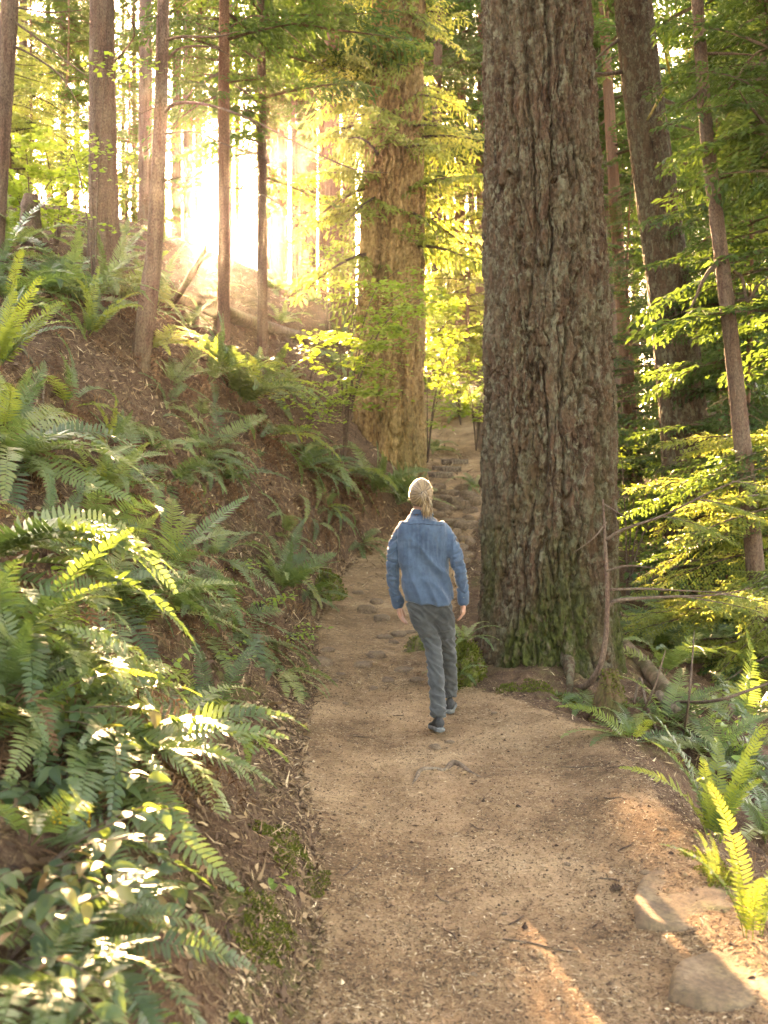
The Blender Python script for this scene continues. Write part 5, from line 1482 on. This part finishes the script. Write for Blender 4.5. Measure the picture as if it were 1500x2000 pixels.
log([G(800, 1540, -.02), G(812, 1522, -.004), G(822, 1506, .001), G(850, 1502, .0), G(868, 1506, -.003), G(884, 1494, .008), G(900, 1498, .004), G(925, 1512, -.010), G(980, 1530, -.022)], [.008, .012, .014, .012, .014, .020, .018, .014, .010], 'pale worn tree root crossing the path behind the walker', 9, 'tree_root', 'log', cat='root', mossy=0, n=10)
log([G(60, 470, -.3), G(60, 470, .35), G(60, 470, .6)], [.16, .13, .09], 'dark rotten stump on the left skyline', 10, 'rotten_stump', 'trunk', cat='stump')
# roots laid bare along the cut bank
for k, w in enumerate([((560, 1010), (585, 1060), (620, 1100)), ((470, 960), (520, 1000), (560, 1010)), ((250, 790), (330, 830), (420, 900)), ((40, 680), (80, 740), (85, 800)), ((330, 1430), (390, 1450), (400, 1490))]):
    log([G(*q, up=.015) for q in w], [.016, .014, .007], ['bare root curving down the cut bank under the hanging ferns', 'mossy root under the crest fern', 'thin root trailing across the brown bank', 'pale thin root on the bank at the left picture edge', 'brown root on the bare soil above the near path'][k], 11 + k, 'bank_root', 'log', cat='root', n=7)

# surface roots running out from the massive trunk
for k, w in enumerate([((1.55, 8.35, .16), (1.52, 7.95, .03), (1.43, 7.62, -.02)), ((1.80, 8.4, .14), (1.86, 8.0, .0), (1.84, 7.6, -.12))]):
    log([Vector((x, y, gz1(x, y) + up)) for x, y, up in w], [.085, .036, .018, .008][:len(w)], ['stubby root at the front foot of the massive trunk', 'root of the massive trunk beside the mossy stump'][k], 60 + k, 'surface_root', 'fir', cat='root', n=12, mossy=.4)

# timber steps up the path
for k, (u, v, Yq, w) in enumerate([(855, 930, 21.2, .66), (872, 919, 21.9, .66), (888, 908, 22.6, .62)]):
    p = P(u, v, Yq); g = gz1(p[0], p[1])
    R = []
    for s in np.linspace(-1, 1, 9):
        a = np.arange(12) / 12 * 2 * math.pi + .26
        R.append(np.column_stack([np.full(12, s * w / 2), np.sign(np.cos(a)) * np.abs(np.cos(a)) ** .45 * .075, .03 + np.sign(np.sin(a)) * np.abs(np.sin(a)) ** .45 * .085 + .008 * math.sin(s * 5 + k)]))
    V, Q, T = rings(np.array(R)); b = MB(); b.add(V, Q, T)
    tag(put('timber_step', b.mesh('timber_step', [M['log']]), loc=(p[0], p[1], g), rot=(0, 0, (.05, -.05, .12)[k])),
        ['lowest timber step set into the rising path', 'middle timber step on the rising path', 'highest timber step below the brown slope'][k], 'step', 'timber steps up the path')

# ------------------------------------------------------------------ stones
def stone_mesh(seed, flat=.5, rough=.28):
    r = np.random.default_rng(seed)
    V, Q, T = ball((0, 0, 0), (1, 1, 1), 18, 12)
    k = 1 + rough * perlin(V * 1.2 + seed * 3.3) + rough * .5 * perlin(V * 2.9 + seed) + rough * .15 * perlin(V * 8 + seed)
    V = V * k[:, None]
    V[:, 2] = np.where(V[:, 2] > flat, flat + (V[:, 2] - flat) * .25, V[:, 2])
    return arr_mesh('stone', V, Q, T, [M['rock']], True, {'moss': ('POINT', np.zeros(len(V)))})
STONES = [stone_mesh(k, (.45, .6, .8)[k % 3]) for k in range(7)]
def stone(u, v, wpx, label, k=0, hr_=.5, group=None, dr_=.8):
    p = hit(u, v); s = wpx / 2 * p.y / FPX
    o = put('stone', STONES[k % 7], loc=(p.x, p.y, p.z - s * .05), rot=(0, 0, k * 1.3), scale=(s, s * dr_, s * hr_))
    return tag(o, label, 'stone', group)
for k, (u, v, w, lab) in enumerate([(752, 1246, 30, 'dark flat stone on the path left of the person'), (778, 1240, 34, 'brown stone beside the left knee of the person'), (768, 1256, 18, 'small stone under the dark flat stone on the path'), (800, 1236, 26, 'mossy brown stone touching the left leg of the person'),
        (735, 1282, 44, 'broad flat stone set in the middle of the path'), (640, 1272, 24, 'small stone at the left edge of the path'), (665, 1318, 22, 'pale stone at the left path edge'), (652, 1330, 18, 'little pale stone beside another at the left path edge'), (710, 1300, 36, 'worn flat stone on the left half of the path'),
        (625, 1296, 46, 'large earthy stone in the left path edge'), (790, 1310, 36, 'flat stone just left of the lower leg of the person'), (758, 1330, 30, 'stone sunk into the path left of the shoe'), (815, 1330, 26, 'stone beside the trouser leg of the person'), (730, 1345, 20, 'small stone on the path left of the shoe'),
        (675, 1375, 14, 'pebble on the left side of the path'), (965, 1395, 12, 'pebble right of the shoes of the person'), (850, 1462, 26, 'flat pale stone showing through the path behind the shoe'), (878, 1450, 18, 'small pale stone behind the shoe'), (1108, 1690, 16, 'light pebble near the pine cone'), (1294, 1624, 18, 'white pebble at the right path edge'),
        (985, 1790, 13, 'white pebble in the middle of the near path'), (925, 1906, 16, 'grey pebble low on the near path'), (1244, 1806, 10, 'grey pebble beside the flat mossy stone'), (712, 1578, 9, 'tiny white pebble on the left of the near path'), (1260, 1705, 20, 'round brown stone above the flat mossy stone')]):
    stone(u, v, w * 1.15, lab, k, .6)
far_s = [(700, 1160), (735, 1178), (715, 1195), (900, 1100), (885, 1095), (908, 1088), (745, 1210), (838, 960), (858, 952), (905, 958), (880, 966), (915, 972), (850, 985), (870, 975), (862, 992), (885, 995), (868, 1004), (850, 1008), (905, 990), (920, 1000), (895, 1020), (870, 1022), (912, 1030), (890, 1042), (905, 1055), (880, 1062), (915, 1015), (860, 1048), (900, 1072), (875, 1080), (918, 1062), (845, 975), (890, 982), (925, 985)]
for k, (u, v) in enumerate(far_s):
    stone(u, v, 26 + (k * 7) % 26, 'rounded stone in the stony stretch of path ahead of the person', k, .85, 'stones in the stony stretch of path')

def flat_stone(outline, z, h, label, seed):
    """A broad flat-topped boulder from its outline in world x, y."""
    o = np.array(outline, float); c = o.mean(0)
    o = spline(np.vstack([o, o[:1]]), 48)[:-1]
    R = []
    for k, (f, dz) in enumerate(((1.02, -h), (1.03, -.6 * h), (1.02, -.3 * h), (.985, -.12 * h), (.94, -.03 * h), (.86, .0), (.7, .0), (.5, .004), (.3, .006), (.12, .006))):
        q = c + (o - c) * f
        R.append(np.column_stack([q, np.full(len(q), z + dz)]))
    R = np.array(R)
    n = perlin(R.reshape(-1, 3) * 4 + seed) * .018 + perlin(R.reshape(-1, 3) * 14 + seed) * .005
    R[:, :, 2] += n.reshape(R.shape[:2])
    V, Q, T = rings(R, True)
    ms = smooth(.35, .75, (V[:, 0] - V[:, 0].min()) / np.ptp(V[:, 0])) * .9 + .15
    b0 = np.array([c[0], c[1], z]); 
    me = arr_mesh('boulder', V - b0, Q, T, [M['rock']], True, {'moss': ('POINT', np.clip(ms * smooth(-.3, .3, perlin(V * 5 + seed)), 0, 1))})
    return tag(put('boulder', me, loc=tuple(b0)), label, 'boulder')
flat_stone([(.96, 3.68), (1.02, 3.95), (1.16, 4.2), (1.34, 4.18), (1.46, 3.85), (1.48, 3.62), (1.36, 3.52), (1.12, 3.58)], -.012, .09, 'flat stone with a sunlit mossy rim at the right path edge', 2)
flat_stone([(.92, 3.14), (1.02, 3.36), (1.22, 3.47), (1.46, 3.46), (1.56, 3.2), (1.46, 3.02), (1.22, 3.01), (1.02, 3.04)], -.008, .10, 'nearest flat mossy stone at the lower right corner of the path', 5)
flat_stone([(1.28, 4.36), (1.36, 4.6), (1.48, 4.6), (1.50, 4.36), (1.40, 4.28)], -.015, .1, 'small mossy stone at the path rim above the two flat stones', 8)

def path_region(y0, y1, power):
    def f(r, n):
        y = y0 + (y1 - y0) * r.uniform(0, 1, n) ** power
        l, h = np.interp(y, PY, PL) - .15, np.interp(y, PY, PR) + .2
        return l + (h - l) * r.uniform(0, 1, n), y
    return f
# needles lying on the two flat stones
def stone_needles(n, seed):
    r = np.random.default_rng(seed); Qd = []
    for o in [q for q in C.objects if q.name.startswith('boulder')]:
        v_ = co(o.data); nn = nor(o.data); ix = r.choice(np.nonzero(nn[:, 2] > .6)[0], n)
        p = v_[ix] * 1.0 + np.array(o.location); jt = r.normal(0, .03, (n, 2)); p[:, :2] += jt; p[:, 2] += .006
        a = r.uniform(0, 2 * math.pi, n); d = np.column_stack([np.cos(a), np.sin(a), r.normal(0, .1, n)]) * .011; w_ = np.column_stack([-np.sin(a), np.cos(a), a * 0]) * .0018
        Qd.append(np.stack([p - d, p - w_, p + d, p + w_], 1))
    V, Q = quad_mesh(np.concatenate(Qd))
    kind(put('needle_litter', arr_mesh('needle_litter', V, Q, None, [M['litter']], False, {'rnd': ('FACE', r.uniform(.3, 1, len(Q)))})), 'stuff')
stone_needles(420, 3)
# crumbs of soil and grit
def crumbs(n, seed):
    r = np.random.default_rng(seed)
    x, y = path_region(2.6, 8.5, 1.6)(r, n); z = gz(x, y)
    s_ = .0035 * r.lognormal(0, .45, n)
    oc = np.array([(1, 0, 0), (0, 1, 0), (-1, 0, 0), (0, -1, 0), (0, 0, .8), (0, 0, -.8)], float)
    V = np.column_stack([x, y, z + s_ * .2])[:, None, :] + oc[None] * s_[:, None, None] * r.uniform(.6, 1.4, (n, 6, 1))
    tri = np.array([(0, 1, 4), (1, 2, 4), (2, 3, 4), (3, 0, 4)])
    T = (np.arange(n)[:, None, None] * 6 + tri[None]).reshape(-1, 3)
    kind(put('soil_crumbs', arr_mesh('soil_crumbs', V.reshape(-1, 3), None, T, [M['litter']], False, {'rnd': ('FACE', np.repeat(r.beta(1.6, 2.6, n), 4))})), 'stuff')
crumbs(14000, 4)

# pine cone
pc = hit(1205, 1742)
cone = thing('pine_cone', 'brown pine cone lying on the path near the flat stones', 'cone', (pc.x, pc.y, pc.z + .012), (0, 0, .5))
mb = MB()
mb.add(*chain([(-.02, 0, 0), (.0, 0, 0), (.022, 0, 0)], [.007, .009, .004], 8))
for k in range(46):
    a = k * 2.4; s = k / 46; x = -.026 + .055 * s; r0 = .004; r1 = .0165 * math.sin(math.pi * (.15 + .8 * s)) + .002
    d = np.array([0, math.cos(a), math.sin(a)]); t_ = np.array([0, -math.sin(a), math.cos(a)])
    b_ = np.array([x, 0, 0])
    mb.add([b_ + d * r0, b_ + d * r1 - t_ * .005 + [-.006, 0, 0], b_ + d * (r1 + .001) + [-.009, 0, 0], b_ + d * r1 + t_ * .005 + [-.006, 0, 0]], [(0, 1, 2, 3)])
put('scales', mb.mesh('scales', [M['twig']], False), cone)

# ------------------------------------------------------------------ litter on the ground
def litter(name, n, region, length, width, seed, lift=.003, weight=None, mat='litter', rmean=None, flat=.12):
    r = np.random.default_rng(seed)
    x, y = region(r, n)
    if weight is not None:
        kp = r.uniform(0, 1, len(x)) < weight(x, y); x, y = x[kp], y[kp]
    z = gz(x, y); e = .03
    nx_ = -(gz(x + e, y) - gz(x - e, y)) / (2 * e); ny_ = -(gz(x, y + e) - gz(x, y - e)) / (2 * e)
    nv = np.column_stack([nx_, ny_, np.ones_like(x)]); nv /= np.linalg.norm(nv, axis=1)[:, None]
    n = len(x)
    d = r.normal(0, 1, (n, 3)); d -= nv * (d * nv).sum(1)[:, None]; d /= np.linalg.norm(d, axis=1)[:, None]
    d += nv * r.normal(flat * .4, flat, n)[:, None]
    s = np.cross(d, nv); s /= np.linalg.norm(s, axis=1)[:, None]; s += nv * r.normal(0, .3, n)[:, None]
    L = (length * r.lognormal(0, .35, n))[:, None]; Wd = (width * r.lognormal(0, .3, n))[:, None]
    c = np.column_stack([x, y, z]) + nv * lift
    bend = s * L * r.normal(0, .1, n)[:, None]
    q = np.stack([c - d * L / 2, c - s * Wd / 2 + bend, c + d * L / 2, c + s * Wd / 2 + bend], 1)
    V, Q = quad_mesh(q)
    rn = r.beta(1.9, 1.9, n) if rmean is None else np.clip(r.normal(rmean, .18, n), 0, 1)
    return kind(put(name, arr_mesh(name, V, Q, None, [M[mat]], False, {'rnd': ('FACE', rn)})), 'stuff')
def bank_region(y0, y1, d, power):
    def f(r, n):
        y = y0 + (y1 - y0) * r.uniform(0, 1, n) ** power
        return np.interp(y, PY, PL) + .05 - d * r.uniform(0, 1, n) ** 1.2, y
    return f
patchy = lambda x, y: smooth(1.0, .15, np.minimum(-path_d(x, y)[0], -path_d(x, y)[1])) * .35 + .2 + .45 * smooth(-.25, .3, perlin(np.column_stack([x * 2.5, y * 2.5, x * 0 + 2])))
litter('needle_litter', 90000, path_region(2.6, 9, 1.7), .024, .0036, 1, .002, patchy)
litter('needle_litter', 9000, path_region(2.6, 7, 1.6), .028, .006, 2, .004, patchy, rmean=.48)
litter('needle_litter', 16000, path_region(8, 17, 1.4), .045, .006, 3, .004)
litter('bank_litter', 70000, bank_region(2.4, 15, 4.6, 1.2), .040, .0050, 4, .005, None, rmean=.40, flat=.35)
litter('bank_litter', 14000, bank_region(3.5, 16, 5, 1.0), .10, .008, 5, .008, None, flat=.45)
litter('bank_litter', 12000, lambda r, n: (r.uniform(-9, 2, n), r.uniform(13, 34, n)), .16, .02, 6, .01, None, flat=.4)
litter('bank_litter', 16000, lambda r, n: (r.uniform(1.2, 7, n), r.uniform(3, 16, n)), .06, .008, 7, .006, lambda x, y: (path_d(x, y)[1] > .05) * 1.0, flat=.4)
litter('bank_litter', 9000, bank_region(7, 17, 5.5, 1.0), .15, .013, 8, .010, None, rmean=.45, flat=.35)
litter('bank_litter', 9000, bank_region(6, 17, 5.5, 1.0), .055, .030, 9, .008, None, rmean=.42, flat=.4)
litter('bank_litter', 5000, bank_region(2.6, 8, 2.6, 1.0), .045, .018, 10, .006, None, rmean=.40, flat=.4)
# separate twigs on the path
rt = random.Random(9)
for k, (u, v, a, L) in enumerate([(1010, 1800, 1.0, .12), (1190, 1720, 2.6, .10), (1225, 1660, .6, .12), (930, 1620, 2.2, .10), (880, 1830, 2.0, .09), (1130, 1500, -.3, .22), (780, 1400, .3, .10), (700, 1440, .2, .14), (860, 1760, 2.3, .08), (1230, 1500, -.25, .25), (1060, 1850, -.4, .3), (690, 1700, 1.2, .2), (560, 1480, .2, .3), (1200, 1560, -.6, .12)]):
    p = hit(u, v); n = gnormal(p.x, p.y)
    d = Vector((math.cos(a), math.sin(a), 0)); pts = []
    for q in (-.5, -.1, .25, .5):
        xx, yy = p.x + d.x * L * q + rt.gauss(0, .006), p.y + d.y * L * q + rt.gauss(0, .006)
        pts.append((xx, yy, gz1(xx, yy) + .005))
    lab = ['short straw coloured twig low on the middle of the path', 'dark stub of twig beside the pine cone', 'thin twig at the right path edge above the flat stones', 'bent twig in the middle of the path', 'short curved twig on the near path', 'long thin twig near the right path edge below the stump',
           'twig on the path left of the shoes', 'twig lying across the left of the path', 'small twig on the left half of the near path', 'long twig at the right path edge', 'long straw twig low on the path', 'thin curved twig at the foot of the bank', 'long twig on the bare soil left of the path', 'small twig above the right path edge stones'][k]
    log(pts, [.003, .0035, .003, .0015], lab, 30 + k, 'twig', 'twig', n=5, seg=8, cat='twig', mossy=0)

# ------------------------------------------------------------------ the hazy air
hz_m = bpy.data.materials.new('haze'); hz_m.use_nodes = True
hz_m.cycles.homogeneous_volume = True
nt = hz_m.node_tree; nt.nodes.clear()
out = nt.nodes.new('ShaderNodeOutputMaterial'); pv = nt.nodes.new('ShaderNodeVolumePrincipled')
pv.inputs['Color'].default_value = (1.0, .96, .88, 1)
pv.inputs['Density'].default_value = HAZE
pv.inputs['Anisotropy'].default_value = 0.9
nt.links.new(pv.outputs[0], out.inputs['Volume'])
b = MB()
x0, x1, y0, y1, z0, z1 = -120, 120, -40, 200, -8, 48
b.add([(x0, y0, z0), (x1, y0, z0), (x1, y1, z0), (x0, y1, z0), (x0, y0, z1), (x1, y0, z1), (x1, y1, z1), (x0, y1, z1)],
      [(0, 3, 2, 1), (4, 5, 6, 7), (0, 1, 5, 4), (1, 2, 6, 5), (2, 3, 7, 6), (3, 0, 4, 7)])
kind(put('haze', b.mesh('haze', [hz_m], False)), 'stuff')
